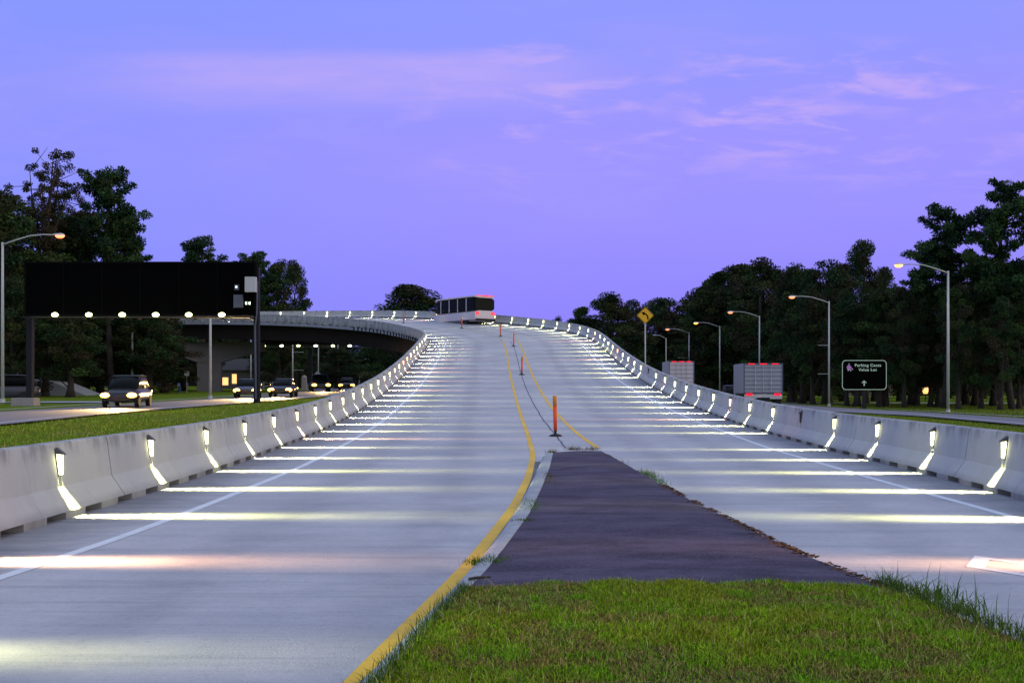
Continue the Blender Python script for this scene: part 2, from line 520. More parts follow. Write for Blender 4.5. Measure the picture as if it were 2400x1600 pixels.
class Path:
    """arc-length parametrised smooth path; s = 0 at the first measured lamp"""
    def __init__(self, pts, zero):
        P = np.array(pts, float)
        out = []
        n = len(P)
        for i in range(n - 1):
            p0, p1, p2, p3 = P[max(i - 1, 0)], P[i], P[i + 1], P[min(i + 2, n - 1)]
            d01 = max(np.linalg.norm(p1 - p0), 1e-6); d12 = np.linalg.norm(p2 - p1); d23 = max(np.linalg.norm(p3 - p2), 1e-6)
            m1 = ((p1 - p0) / d01 * d12 + (p2 - p1)) / 2 if i > 0 else (p2 - p1)
            m2 = ((p3 - p2) / d23 * d12 + (p2 - p1)) / 2 if i < n - 2 else (p2 - p1)
            k = max(2, int(d12 / 0.25))
            for j in range(k):
                t_ = j / k
                h00 = 2*t_**3 - 3*t_**2 + 1; h10 = t_**3 - 2*t_**2 + t_; h01 = -2*t_**3 + 3*t_**2; h11 = t_**3 - t_**2
                out.append(h00*p1 + h10*m1 + h01*p2 + h11*m2)
        out.append(P[-1])
        self.p = np.array(out)
        d = np.linalg.norm(np.diff(self.p, axis=0), axis=1)
        self.s = np.concatenate([[0], np.cumsum(d)])
        z = np.array(zero)
        i0 = np.argmin(np.linalg.norm(self.p - z, axis=1))
        self.s -= self.s[i0]

    def at(self, s):
        return Vector([float(np.interp(s, self.s, self.p[:, k])) for k in range(3)])

    def tan(self, s):
        d = self.at(s + 0.4) - self.at(s - 0.4)
        return d.normalized()

    def near(self, q):
        i = int(np.argmin(np.linalg.norm(self.p[:, :2] - np.array(q)[:2], axis=1)))
        return float(self.s[i])


PL = Path(TL, TL[4]); PR = Path(TR, TR[5])
SP = 3.05


def outn(path, s, side):
    """horizontal unit vector pointing away from the road"""
    t_ = path.tan(s)
    n = Vector((-t_.y, t_.x, 0)).normalized()      # left of travel
    return n if side == 'L' else -n


# stations across: match left and right by fraction of length between key stations
keyL = [PL.s[0], PL.near((-6.71, 81.7)), PL.near((-8.3, 95.0)), PL.near((-18.3, 107.1)), PL.near((-31.2, 112.9)), PL.s[-1]]
keyR = [PR.s[0], PR.near((6.88, 81.5)), PR.near((4.01, 99.3)), PR.near((-10.79, 118.1)), PR.near((-27.4, 125.6)), PR.s[-1]]
keyT = [0, 0.5, 0.62, 0.76, 0.85, 1.0]


def cross(t_):
    sl = float(np.interp(t_, keyT, keyL)); sr = float(np.interp(t_, keyT, keyR))
    return sl, sr


# ---- road sheet
NS, NX = 360, 14
vs, fs, uvs, edge_d = [], [], [], []
for i in range(NS + 1):
    t_ = i / NS
    sl, sr = cross(t_)
    a = PL.at(sl) + outn(PL, sl, 'L') * 0.46
    b = PR.at(sr) + outn(PR, sr, 'R') * 0.46
    wd = (b - a).length
    for j in range(NX + 1):
        k = j / NX
        vs.append(a.lerp(b, k))
        uvs.append((k * wd, (sl + sr) / 2))
        edge_d.append(min(k * wd - 0.46, (1 - k) * wd - 0.46))
for i in range(NS):
    for j in range(NX):
        q = i * (NX + 1) + j
        fs.append((q, q + 1, q + NX + 2, q + NX + 1))
road_bvh = BVHTree.FromPolygons([tuple(v) for v in vs], fs)
mb = MB(); mb.add(vs, fs)
road = mb.build('road', M['road'], smooth=True, fix=False)
tag(road, kind='structure')
me = road.data
ul = me.uv_layers.new(name='UVMap')
lv = np.empty(len(me.loops), np.int32); me.loops.foreach_get('vertex_index', lv)
ul.data.foreach_set('uv', np.array(uvs, np.float32)[lv].ravel())
at = me.attributes.new('edge', 'FLOAT', 'POINT'); at.data.foreach_set('value', np.array(edge_d, np.float32))


def road_z(x, y):
    h_ = road_bvh.ray_cast(Vector((x, y, 60)), Vector((0, 0, -1)))
    return h_[0].z if h_[0] is not None else 0.0


def pix(px, py):
    d = Vector(((px - CX) / F, 1.0, -(py - HY) / F)).normalized()
    h_ = road_bvh.ray_cast(Vector((0, 0, EYE)), d)
    return h_[0]


# ---------------------------------------------------------------- ground, streets
xs = np.unique(np.concatenate([np.arange(-90, 90.1, 2.0), np.arange(-400, 401, 20.0)]))
ys = np.unique(np.concatenate([np.arange(-30, 200.1, 2.0), np.arange(-200, 620, 20.0)]))
GX, GY = np.meshgrid(xs, ys)
GZ = gz(GX, GY)
pts = np.stack([GX, GY, GZ], -1).reshape(-1, 3)
nx = len(xs)
fs = [(j * nx + i, j * nx + i + 1, (j + 1) * nx + i + 1, (j + 1) * nx + i) for j in range(len(ys) - 1) for i in range(nx - 1)]
mb = MB(); mb.add(pts.tolist(), fs)
# outer skirt to the horizon
o = 3500
for (x0, y0, x1, y1) in ((-o, -o, o, -200), (-o, 600, o, o), (-o, -200, -400, 600), (400, -200, o, 600)):
    zz = 0.73 if x0 < 0 and x1 < 0 else -0.3
    mb.add([(x0, y0, zz), (x1, y0, zz), (x1, y1, zz), (x0, y1, zz)], [(0, 1, 2, 3)])
gr = mb.build('ground', M['grass'], smooth=True, fix=False)
tag(gr, kind='structure')


def strip(pl, pr, name, mat, dz=0.035, kind='structure', z=None):
    """strip between two polylines given as (x, y), draped on the ground"""
    def dens(p, n=90):
        p = np.array(p, float)
        d = np.concatenate([[0], np.cumsum(np.linalg.norm(np.diff(p, axis=0), axis=1))])
        q = np.linspace(0, d[-1], n)
        return np.stack([np.interp(q, d, p[:, 0]), np.interp(q, d, p[:, 1])], 1)
    A, B = dens(pl), dens(pr)
    vs_, fs_ = [], []
    K = 5
    for a, b in zip(A, B):
        for k in range(K + 1):
            x, y = a + (b - a) * k / K
            vs_.append((x, y, (float(gz(x, y)) if z is None else z) + dz))
    for i in range(len(A) - 1):
        for k in range(K):
            q = i * (K + 1) + k
            fs_.append((q, q + 1, q + K + 2, q + K + 1))
    mb_ = MB(); mb_.add(vs_, fs_)
    o_ = mb_.build(name, mat, fix=False)
    if kind: tag(o_, kind=kind)
    return o_


def offs(p, d):
    p = np.array(p, float)
    t_ = np.gradient(p, axis=0)
    t_ /= np.linalg.norm(t_, axis=1)[:, None]
    n = np.stack([t_[:, 1], -t_[:, 0]], 1)
    return p + n * d


cl_left = [(-19.5, -30), (-20.5, 10), (-21.5, 36), (-22.2, 50), (-21.0, 64), (-19.2, 78), (-18.2, 92), (-18.8, 108), (-20.5, 125), (-24, 150), (-30, 190)]
strip(offs(cl_left, -3.4), offs(cl_left, 3.2), 'street', M['street'], 0.05)
strip(offs(cl_left, -3.75), offs(cl_left, -3.4), 'kerb', M['curb'], 0.14)
strip(offs(cl_left, 3.2), offs(cl_left, 3.5), 'kerb', M['curb'], 0.14)
strip([(-90, 70.5), (-25.5, 72)], [(-90, 67.5), (-25.5, 68.5)], 'driveway', M['curb'], 0.06)
rl = [(15.5, -10), (17.5, 25), (19.0, 40), (20.8, 55), (20.5, 66), (16.5, 80), (14.5, 100), (14, 130), (14, 200)]
rr = [(20.5, -10), (21.5, 25), (23.2, 45), (25.0, 62), (27.2, 80), (27.5, 100), (26.5, 130), (25, 200)]
strip(rl, rr, 'street', M['street'], 0.05)
strip(offs(rl, -0.28), rl, 'kerb', M['curb'], 0.13)
strip(rr, offs(rr, 0.28), 'kerb', M['curb'], 0.13)
strip([(30, 132), (95, 128)], [(30, 136), (95, 133)], 'path', M['curb'], 0.05)


# ---------------------------------------------------------------- road markings (true surface positions)
def ribbon(pxs, width, name, mat, lift=0.004, world_pts=None, jitter=0.0):
    pts_ = [pix(*p) for p in pxs] if world_pts is None else world_pts
    pts_ = [p for p in pts_ if p is not None]
    P = np.array([tuple(p) for p in pts_])
    d = np.concatenate([[0], np.cumsum(np.linalg.norm(np.diff(P, axis=0), axis=1))])
    n = max(8, int(d[-1] / 0.35))
    q = np.linspace(0, d[-1], n)
    # smooth curve through the points
    X = np.interp(q, d, P[:, 0]); Y = np.interp(q, d, P[:, 1])
    kk = 5
    def sm(a):
        b = a.copy()
        for _ in range(kk):
            b[1:-1] = (b[:-2] + 2 * b[1:-1] + b[2:]) / 4
        return b
    X, Y = sm(X), sm(Y)
    rng = random.Random(5)
    vs_, fs_ = [], []
    for i in range(n):
        a = max(i - 1, 0); b = min(i + 1, n - 1)
        tx, ty = X[b] - X[a], Y[b] - Y[a]
        L_ = math.hypot(tx, ty) or 1
        nx_, ny_ = -ty / L_, tx / L_
        off = rng.uniform(-jitter, jitter)
        for s_ in (-0.5, 0.5):
            x, y = X[i] + nx_ * (width * s_ + off), Y[i] + ny_ * (width * s_ + off)
            vs_.append((x, y, road_z(x, y) + lift))
    for i in range(n - 1):
        fs_.append((2 * i, 2 * i + 1, 2 * i + 3, 2 * i + 2))
    mb_ = MB(); mb_.add(vs_, fs_)
    o_ = mb_.build(name, mat, fix=False)
    tag(o_, kind='structure')
    return o_


white_l = [(-300, 1452), (0, 1354), (300, 1253), (500, 1177), (700, 1096), (835, 1026), (944, 945), (1000, 884), (1032, 833), (1047, 801)]
white_r = [(1322, 785), (1357, 801), (1395, 841), (1437.5, 880), (1483, 913), (1539, 943), (1606, 976), (1700, 1012), (1802, 1050), (1895, 1077), (2090, 1134), (2270, 1182), (2400, 1219), (2700, 1305)]
yel_l = [(828, 1600), (918, 1508), (1020, 1406), (1102, 1321), (1153, 1255), (1204, 1189), (1237, 1122), (1249, 1072), (1247, 1055), (1236, 1015), (1221, 972), (1206, 921), (1195.5, 876), (1189, 833), (1183.5, 809), (1177, 798)]
yel_r = [(1402, 1050), (1359, 1020), (1311, 975), (1284, 943), (1260, 902.5), (1244, 870), (1230, 833), (1221, 811), (1212, 798)]
ribbon(white_l, 0.115, 'white_edge_line', M['white'])
ribbon(white_r, 0.115, 'white_edge_line', M['white'])
w0 = pix(828, 1600)
yl = [Vector((-1.15, 1.0, 0)), Vector((-0.98, 3.4, 0))] + [pix(*p) for p in yel_l]
ribbon(None, 0.115, 'yellow_line', M['yellow'], world_pts=yl)
ribbon(yel_r, 0.115, 'yellow_line', M['yellow'])
ribbon([(1177, 798), (1169, 791), (1150, 786), (1118, 777), (1086, 770), (1050, 764)], 0.12, 'yellow_line', M['faded'])
ribbon([(1212, 798), (1195.5, 791), (1171, 785), (1131, 775), (1091, 769), (1055, 762)], 0.12, 'yellow_line', M['faded'])
ribbon([(1327, 1050), (1303, 1020), (1268, 975), (1246, 937), (1230, 902), (1222, 878), (1212, 838), (1204, 811), (1196, 800)], 0.035, 'tar_joint', M['tar'], 0.003, jitter=0.02)
for (pa, pb) in (((860, 966), (1290, 965)), ((1345, 965), (1620, 972))):
    a, b = pix(*pa), pix(*pb)
    ribbon(None, 0.02, 'transverse_joint', M['joint'], 0.003, world_pts=[a, a.lerp(b, .25), a.lerp(b, .5), a.lerp(b, .75), b])

# white outlined stencil on the right lane
def flat(poly, name, mat, lift=0.004):
    mb_ = MB(); mb_.add([(p.x, p.y, p.z + lift) for p in poly], [tuple(range(len(poly)))])
    o_ = mb_.build(name, mat); tag(o_, kind='structure'); return o_
A0, A1 = G(2264, 1328), G(2285, 1302)
A2, A3 = G(2400, 1319), G(2400, 1350)
dA = (A2 - A1) ; dB = (A3 - A0)
tA, tB = A1 + dA * 2.4, A0 + dB * 2.4
def lerp_line(k, s_):   # k along, s_ across
    return (A0.lerp(tB, k)).lerp(A1.lerp(tA, k), s_)
mbm = MB()
def qd(k0, k1, s0, s1):
    mbm.add([lerp_line(k0, s0) + Vector((0, 0, .004)), lerp_line(k1, s0) + Vector((0, 0, .004)), lerp_line(k1, s1) + Vector((0, 0, .004)), lerp_line(k0, s1) + Vector((0, 0, .004))], [(0, 1, 2, 3)])
qd(0, 0.135, 0, 1); qd(0.135, 1, 0, 0.14); qd(0.135, 1, 0.84, 1)
st = mbm.build('white_stencil', M['white']); tag(st, kind='structure')

# ---------------------------------------------------------------- median island
ZI = 0.10
kerb_in = [(-2.6, -6.0), (-1.75, -1.0), (-1.2, 2.0), (-0.76, 4.1), (-0.60, 4.95), (-0.42, 6.4), (-0.30, 7.09), (-0.17, 8.02), (-0.02, 9.38), (0.18, 11.27), (0.39, 14.1), (0.62, 17.6), (0.82, 21.3)]
kerb_out = [(-2.74, -6.0), (-1.89, -1.0), (-1.31, 2.0), (-0.90, 4.1), (-0.71, 5.2), (-0.60, 6.04), (-0.44, 7.26), (-0.265, 8.73), (-0.11, 10.3), (0.08, 12.7), (0.33, 16.5), (0.47, 19.0), (0.64, 21.6)]
right_e = [(3.5, -6.0), (3.1, 0.0), (2.78, 4.2), (2.70, 5.66), (2.53, 7.0), (2.30, 9.1), (2.08, 13.3), (1.95, 18.0), (1.85, 21.9)]
YG = 7.10      # front edge of the lawn
def arr(p): return np.array(p, float)
def clip_y(p, y0, y1, n=40):
    p = arr(p); yy = np.linspace(y0, y1, n)
    return [(float(np.interp(y, p[:, 1], p[:, 0])), float(y)) for y in yy]
# top sheet of asphalt
la, lb = clip_y(kerb_in, YG - 0.5, 21.35), clip_y(right_e, YG - 0.5, 21.9)
rng = random.Random(3)
mb = MB()
vs_, fs_ = [], []
for (a, b) in zip(la, lb):
    jr = rng.uniform(-0.02, 0.02)
    for k in range(9):
        q = k / 8
        x = a[0] + (b[0] + jr - a[0]) * q; y = a[1] + (b[1] - a[1]) * q
        z = ZI + 0.02 * math.sin(math.pi * q)
        vs_.append((x, y, z))
    vs_.append((b[0] + jr + 0.06, b[1], 0.0))
for i in range(len(la) - 1):
    for k in range(9):
        q = i * 10 + k
        fs_.append((q, q + 1, q + 11, q + 10))
n_ = len(vs_)
last = (len(la) - 1) * 10
for k in range(9):
    vs_.append((vs_[last + k][0], vs_[last + k][1] + 0.10, 0.0))
vs_.append((vs_[last + 9][0], vs_[last + 9][1] + 0.05, 0.0))
for k in range(9):
    fs_.append((last + k, last + k + 1, n_ + k + 1, n_ + k))
mb.add(vs_, fs_)
isl = mb.build('traffic_island', M['asphalt'], smooth=False, fix=False); tag(isl, kind='structure')
# soil under the lawn
la2, lb2 = clip_y(kerb_in, -6, YG + 0.02), clip_y(right_e, -6, YG + 0.02)
mb = MB(); vs_, fs_ = [], []
for (a, b) in zip(la2, lb2):
    for k in range(9):
        q = k / 8
        vs_.append((a[0] + (b[0] - a[0]) * q, a[1] + (b[1] - a[1]) * q, ZI + 0.006 + 0.03 * math.sin(math.pi * q)))
    vs_.append((b[0] + 0.08, b[1], 0.0))
for i in range(len(la2) - 1):
    for k in range(9):
        q = i * 10 + k
        fs_.append((q, q + 1, q + 11, q + 10))
mb.add(vs_, fs_)
M['soil'] = plain('soil', (0.035, 0.035, 0.012), 0.95, var=0.5, scale=20, spec=0.1)
so_ = mb.build('island_soil', M['soil'], smooth=True, fix=False); tag(so_, kind='structure')
# kerb: rounded profile lofted along the left side, with its nose turning over the tip
def kerb_profile(pi, po):
    pi, po = Vector((*pi, 0)), Vector((*po, 0))
    d = (pi - po)
    return [po + Vector((0, 0, 0.0)), po + d * 0.12 + Vector((0, 0, 0.06)), po + d * 0.32 + Vector((0, 0, ZI - 0.008)), po + d * 0.6 + Vector((0, 0, ZI + 0.004)), pi + Vector((0, 0, ZI + 0.004)), pi + Vector((0, 0, 0))]
ki, ko = arr(kerb_in), arr(kerb_out)
rings = []
for q in np.linspace(0, 1, 70):
    yi = -6 + 27.3 * q
    a = (float(np.interp(yi, ki[:, 1], ki[:, 0])), yi)
    yo = -6 + 27.6 * q
    b = (float(np.interp(yo, ko[:, 1], ko[:, 0])), yo)
    rings.append([tuple(p) for p in kerb_profile(a, b)])
mb = MB(); mb.loft(rings, closed=True)
kb = mb.build('island_kerb', M['curb'], smooth=False); tag(kb, kind='structure')
# gutter grime strip beside the kerb
go = [(x + 0.01, y) for x, y in kerb_out if y > 8]
gi = [(x - 0.02 - 0.11 * min(1, max(0, (y - 10) / 9)), y) for x, y in kerb_out if y > 8]
strip(gi, go, 'gutter', M['gutter'], 0.003, z=0.0)


# ---------------------------------------------------------------- barriers
PROF = [(0.0, 0.078), (0.17, 0.33), (0.235, 0.80), (0.245, 0.815), (0.385, 0.815), (0.395, 0.80)]
def barrier_segment(path, side, s0, s1, bridge):
    prof = PROF + ([(0.46, 0.33), (0.46, 0.078)] if bridge else [(0.46, 0.33), (0.62, 0.078)])
    foot_out = 0.44 if bridge else 0.60
    mb_ = MB()
    n = max(2, int(round((s1 - s0) / 0.5)))
    rings_, uvr = [], []
    for i in range(n + 1):
        s = s0 + (s1 - s0) * i / n
        p = path.at(s); o_ = outn(path, s, side)
        rings_.append([p + o_ * d + Vector((0, 0, z)) for d, z in prof])
        acc = 0.0; row = []
        for k, (d, z) in enumerate(prof):
            if k: acc += math.hypot(d - prof[k - 1][0], z - prof[k - 1][1])
            row.append((s, acc + 0.078))
        uvr.append(row)
    mb_.loft(rings_, closed=True)
    uv_v = [u for row in uvr for u in row]
    # feet between the drainage slots
    L_ = s1 - s0
    ph = SP / 3
    s = math.floor((s0) / ph) * ph
    feet = []
    while s < s1 + ph:
        a, b = s - 0.265, s + 0.265            # solid piece centred on multiples of a third of the lamp spacing
        a, b = max(a, s0), min(b, s1)
        if b - a > 0.05: feet.append((a, b))
        s += ph
    for a, b in feet:
        rr_ = []
        for s in (a, (a + b) / 2, b):
            p = path.at(s); o_ = outn(path, s, side)
            rr_.append([p + o_ * d + Vector((0, 0, z)) for d, z in ((0.0, -0.02), (0.0, 0.079), (foot_out, 0.079), (foot_out, -0.02))])
            uv_v += [(s, 0.0), (s, 0.078), (s, 0.5), (s, 0.6)]
        mb_.loft(rr_, closed=True)
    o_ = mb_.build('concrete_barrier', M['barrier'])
    me_ = o_.data
    ul_ = me_.uv_layers.new(name='UVMap')
    lv_ = np.empty(len(me_.loops), np.int32); me_.loops.foreach_get('vertex_index', lv_)
    ul_.data.foreach_set('uv', np.array(uv_v, np.float32)[lv_].ravel())
    return o_


BRIDGE_S_L = PL.near((-6.64, 78.7)); BRIDGE_S_R = PR.near((6.91, 78.5))
def barrier_run(path, side, word, s_end, bs):
    s = -SP * 4.5 if side == 'L' else -SP * 4.5
    s = 0.5 * SP - 2 * SP * 3          # joints fall half way between lamps 1|2, 3|4 ...
    k = 1
    while s < s_end:
        e = min(s + 2 * SP, s_end)
        b = barrier_segment(path, side, s + 0.012, e - 0.012, s > bs)
        if s + 2 * SP < (0 if side == 'L' else 0) - 1.0:
            tag(b, 'grey concrete barrier section %s the camera, before the %s wall lamps' % ('just ahead of' if s > -4.6 * SP else 'right beside' if s > -6.6 * SP else 'behind', word), 'barrier', 'concrete barrier sections along the %s edge' % word)
        else:
            tag(b, '%s grey concrete barrier section from the camera along the %s edge of the ramp' % (ordinal(k), word), 'barrier', 'concrete barrier sections along the %s edge' % word)
            k += 1
        s = e
barrier_run(PL, 'L', 'left', PL.near((-66, 119.6)), BRIDGE_S_L)
barrier_run(PR, 'R', 'right', PR.near((-66, 132.6)), BRIDGE_S_R)

# ---------------------------------------------------------------- wall lamps on the barriers
def lamp_light(col, watts):
    ld = bpy.data.lights.new('lamp_beam', 'SPOT')
    ld.energy = watts
    ld.color = col
    ld.spot_size = R_(126)
    ld.spot_blend = 1.0
    ld.shadow_soft_size = 0.085
    return ld
LD_Y = [lamp_light((1.0, 0.97, c), p_) for c, p_ in ((0.33, 2300), (0.42, 1700), (0.30, 2700))]
LD_O = [lamp_light((1.0, 0.52, 0.24), 2600)]

# local frame of a lamp: +X = away from barrier towards the road, Z up, origin on barrier face at height 0
def lamp_proto(kind):
    e = empty('wall_lamp')
    fx = lambda z: 0.065 - 0.065 * (z - 0.33) / 0.47      # barrier face leans back
    def P(x, y, z): return (fx(z) + x, y, z)
    mb_ = MB()      # backplate
    mb_.loft([[P(0.001, -.036, z), P(0.014, -.036, z), P(0.014, .036, z), P(0.001, .036, z)] for z in (.448, .755)])
    mb_.build('backplate', M['hood'], e)
    mb_ = MB()
    mb_.loft([[P(0.014, -.029, .465), P(0.034, -.026, .465), P(0.034, .026, .465), P(0.014, .029, .465)],
              [P(0.014, -.029, .688), P(0.066, -.026, .688), P(0.066, .026, .688), P(0.014, .029, .688)]])
    mb_.build('lens', M['lens_off'] if kind == 'off' else (M['lens_o'] if kind[0] == 'o' and kind != 'off' else M['lens']), e)
    mb_ = MB()
    mb_.loft([[P(0.014, -.040, .690), P(0.098, -.040, .684), P(0.098, .040, .684), P(0.014, .040, .690)],
              [P(0.014, -.040, .715), P(0.085, -.038, .705), P(0.085, .038, .705), P(0.014, .040, .715)],
              [P(0.014, -.027, .765), P(0.022, -.022, .765), P(0.022, .022, .765), P(0.014, .027, .765)]])
    mb_.build('hood', M['hood'], e)
    mb_ = MB()
    for y in (-0.020, 0.020):
        mb_.tube([P(0.007, y, .335), P(0.007, y, .448)], 0.0055, 6)
    mb_.build('conduit', M['galv'], e)
    if kind != 'off':
        lo = bpy.data.objects.new('lamp_beam', (LD_O if kind[0] == 'o' else LD_Y)[int(kind[1])])
        C.objects.link(lo)
        lo.parent = e
        lo.location = P(0.135, 0, 0.60)
        d = Vector((1.0, 0, -1.15)).normalized()
        # narrow along the barrier, wide in the vertical plane
        q = d.to_track_quat('-Z', 'Y')
        lo.rotation_euler = q.to_euler()
        lo.scale = (0.155, 1.0, 1.0)
    return e


protos = {k: lamp_proto(k) for k in ('y0', 'y1', 'y2', 'o0', 'off')}
used = {k: False for k in protos}
def place_lamp(path, side, s, kind, label, group):
    kind = {'y': 'y%d' % ((int(round(s / SP)) * 7 + (3 if side == 'L' else 5)) % 5 % 3), 'o': 'o0', 'off': 'off'}[kind]
    if used[kind]: e = copy_tree(protos[kind])
    else:
        e = protos[kind]; used[kind] = True
    p = path.at(s); n = outn(path, s, side)
    t_ = path.tan(s)
    x = -n                                  # towards the road
    z = Vector((0, 0, 1)); y = z.cross(x)
    m_ = Matrix((x, y, z)).transposed().to_4x4()
    m_.translation = p + n * 0.235 + Vector((0, 0, 0.0))
    e.matrix_world = m_
    tag(e, label, 'wall lamp', group)


orange_L = {6, 14, 16, 18, 19, 21, 24}
orange_R = {8, 20, 25, 34, 36}
off_R = {5, 15}
n_L = int(PL.near((-12.5, 102.0)) / SP) + 1
for u in range(-2, n_L + 9):
    s = u * SP
    if s > PL.near((-42, 115.7)): break
    idx = u + 1
    kind = 'o' if (idx in orange_L or idx == 0) else 'y'
    colw = 'orange glowing' if kind == 'o' else 'yellow-white glowing'
    if idx < 1: lab = ('%s wall lamp back from the first one in view on the' % ordinal(1 - idx)) + ' left barrier'
    else: lab = '%s wall lamp from the camera on the left barrier, %s' % (ordinal(idx), colw)
    place_lamp(PL, 'L', s, kind, lab, 'wall lamps along the left barrier')
for u in range(-2, 46):
    s = u * SP
    idx = u + 1
    kind = 'off' if idx in off_R else ('o' if (idx in orange_R or idx == -1) else 'y')
    colw = {'o': 'orange glowing', 'y': 'yellow-white glowing', 'off': 'dark and unlit'}[kind]
    if idx < 1: lab = ('%s wall lamp back from the first one in view on the' % ordinal(1 - idx)) + ' right barrier'
    else: lab = '%s wall lamp from the camera on the right barrier, %s' % (ordinal(idx), colw)
    place_lamp(PR, 'R', s, kind, lab, 'wall lamps along the right barrier')

# ---------------------------------------------------------------- retaining walls and bridge
def retaining(path, side, s_end, word):
    mb_ = MB(); rings_ = []
    s0 = path.near((-5.3, 27) if side == 'L' else (7.05, 26.7))
    n = 60
    for i in range(n + 1):
        s = s0 + (s_end - s0) * i / n
        p = path.at(s); o_ = outn(path, s, side)
        d0 = 0.10 if i == n else 0.10
        a = p + o_ * 0.16; b = p + o_ * 0.44
        zt = p.z - 0.025; zb = min(float(gz(b.x, b.y)) - 0.3, zt - 0.1)
        rings_.append([(a.x, a.y, zb), (a.x, a.y, zt), (b.x, b.y, zt), (b.x, b.y, zb)])
    mb_.loft(rings_)
    o_ = mb_.build('retaining_wall', M['pier'])
    tag(o_, 'grey concrete retaining wall holding up the %s side of the ramp' % word, 'wall')
retaining(PL, 'L', BRIDGE_S_L, 'left')
retaining(PR, 'R', BRIDGE_S_R, 'right')

bridge = empty('overpass_bridge', (-18, 110, 0))
tag(bridge, 'curved concrete overpass bridge on dark girders, turning left over the street', 'bridge')
def bl(p): return (p[0] + 18, p[1] - 110, p[2])
tb = 0.0
for i in range(400):
    sl, sr = cross(i / 400)
    if sl >= BRIDGE_S_L:
        tb = i / 400; break
def deck_rings(offL, offR, z0, z1, ta=None, te=1.0, n=90):
    out = []
    ta = tb if ta is None else ta
    for i in range(n + 1):
        t_ = ta + (te - ta) * i / n
        sl, sr = cross(t_)
        a = PL.at(sl) + outn(PL, sl, 'L') * offL
        b = PR.at(sr) + outn(PR, sr, 'R') * offR
        out.append((a, b, z0, z1))
    return out
mb = MB(); rings = []
for a, b, z0, z1 in deck_rings(0.47, 0.47, -0.30, -0.02):
    rings.append([bl((a.x, a.y, a.z + z1)), bl((b.x, b.y, b.z + z1)), bl((b.x, b.y, b.z + z0)), bl((a.x, a.y, a.z + z0))])
mb.loft(rings); mb.build('deck', M['deckedge'], bridge)
# girders
for k in (0.07, 0.36, 0.64, 0.93):
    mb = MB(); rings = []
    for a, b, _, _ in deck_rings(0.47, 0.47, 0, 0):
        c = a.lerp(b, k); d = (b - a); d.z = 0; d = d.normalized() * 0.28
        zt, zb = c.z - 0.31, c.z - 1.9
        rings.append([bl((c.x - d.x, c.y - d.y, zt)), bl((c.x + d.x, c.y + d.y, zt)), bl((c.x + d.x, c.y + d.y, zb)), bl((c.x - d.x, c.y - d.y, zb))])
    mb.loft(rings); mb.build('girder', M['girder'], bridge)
# solid soffit between the girders (box girder bottom)
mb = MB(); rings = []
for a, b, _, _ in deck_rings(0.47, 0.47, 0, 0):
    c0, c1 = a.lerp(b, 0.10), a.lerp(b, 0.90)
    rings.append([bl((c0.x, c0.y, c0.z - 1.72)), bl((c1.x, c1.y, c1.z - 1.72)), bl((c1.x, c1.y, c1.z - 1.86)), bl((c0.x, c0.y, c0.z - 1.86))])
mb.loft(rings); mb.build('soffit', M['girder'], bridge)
# abutment
sl, sr = cross(tb)
a = PL.at(sl) + outn(PL, sl, 'L') * 0.45; b = PR.at(sr) + outn(PR, sr, 'R') * 0.45
mb = MB()
t_ = PL.tan(sl); t_.z = 0
mb.loft([[bl((p.x - t_.x * q, p.y - t_.y * q, z)) for q, z in ((1.2, -1.0), (1.2, p.z - 0.31), (-0.1, p.z - 0.31), (-0.1, -1.0))] for p in (a, b)])
mb.build('abutment', M['pier'], bridge)
# little brackets under the left deck edge
def bracket(s):
    p = PL.at(s) + outn(PL, s, 'L') * 0.50
    mb_ = MB()
    mb_.box(bl((p.x, p.y, p.z - 0.17)), (0.10, 0.10, 0.34))
    mb_.box(bl((p.x, p.y, p.z - 0.02)), (0.16, 0.16, 0.06))
    mb_.build('bracket', M['darksteel'], bridge)
s = PL.near((-7.9, 93.5)); s1 = PL.near((-15.6, 105.0))
while s < s1:
    bracket(s); s += 0.62
# piers: hammerhead
def pier(x, y, ztop, rz, arm=6.2, left_arm=4.5):
    g = float(gz(x, y))
    m4 = Matrix.Translation(Vector(bl((x, y, 0)))) @ Matrix.Rotation(rz, 4, 'Z')
    mb_ = MB()
    mb_.box((0, 0, (g - 0.5 + ztop - 1.9) / 2), (2.5, 1.4, ztop - 1.9 - g + 0.5), M4=m4)
    mb_.build('pier_column', M['pier'], bridge)
    mb_ = MB()
    pr = [(-1.25 - left_arm, ztop), (1.25 + arm, ztop), (1.25 + arm, ztop - 0.9), (1.25, ztop - 2.2), (-1.25, ztop - 2.2), (-1.25 - left_arm, ztop - 0.9)]
    mb_.loft([[m4 @ Vector((x_, y_, z_)) for x_, z_ in pr] for y_ in (-0.8, 0.8)])
    mb_.build('pier_cap', M['pier'], bridge)
pier(-33.0, 116.5, 6.05, R_(8), 4.6, 3.6)
pier(-62.0, 124, 6.0, R_(70))


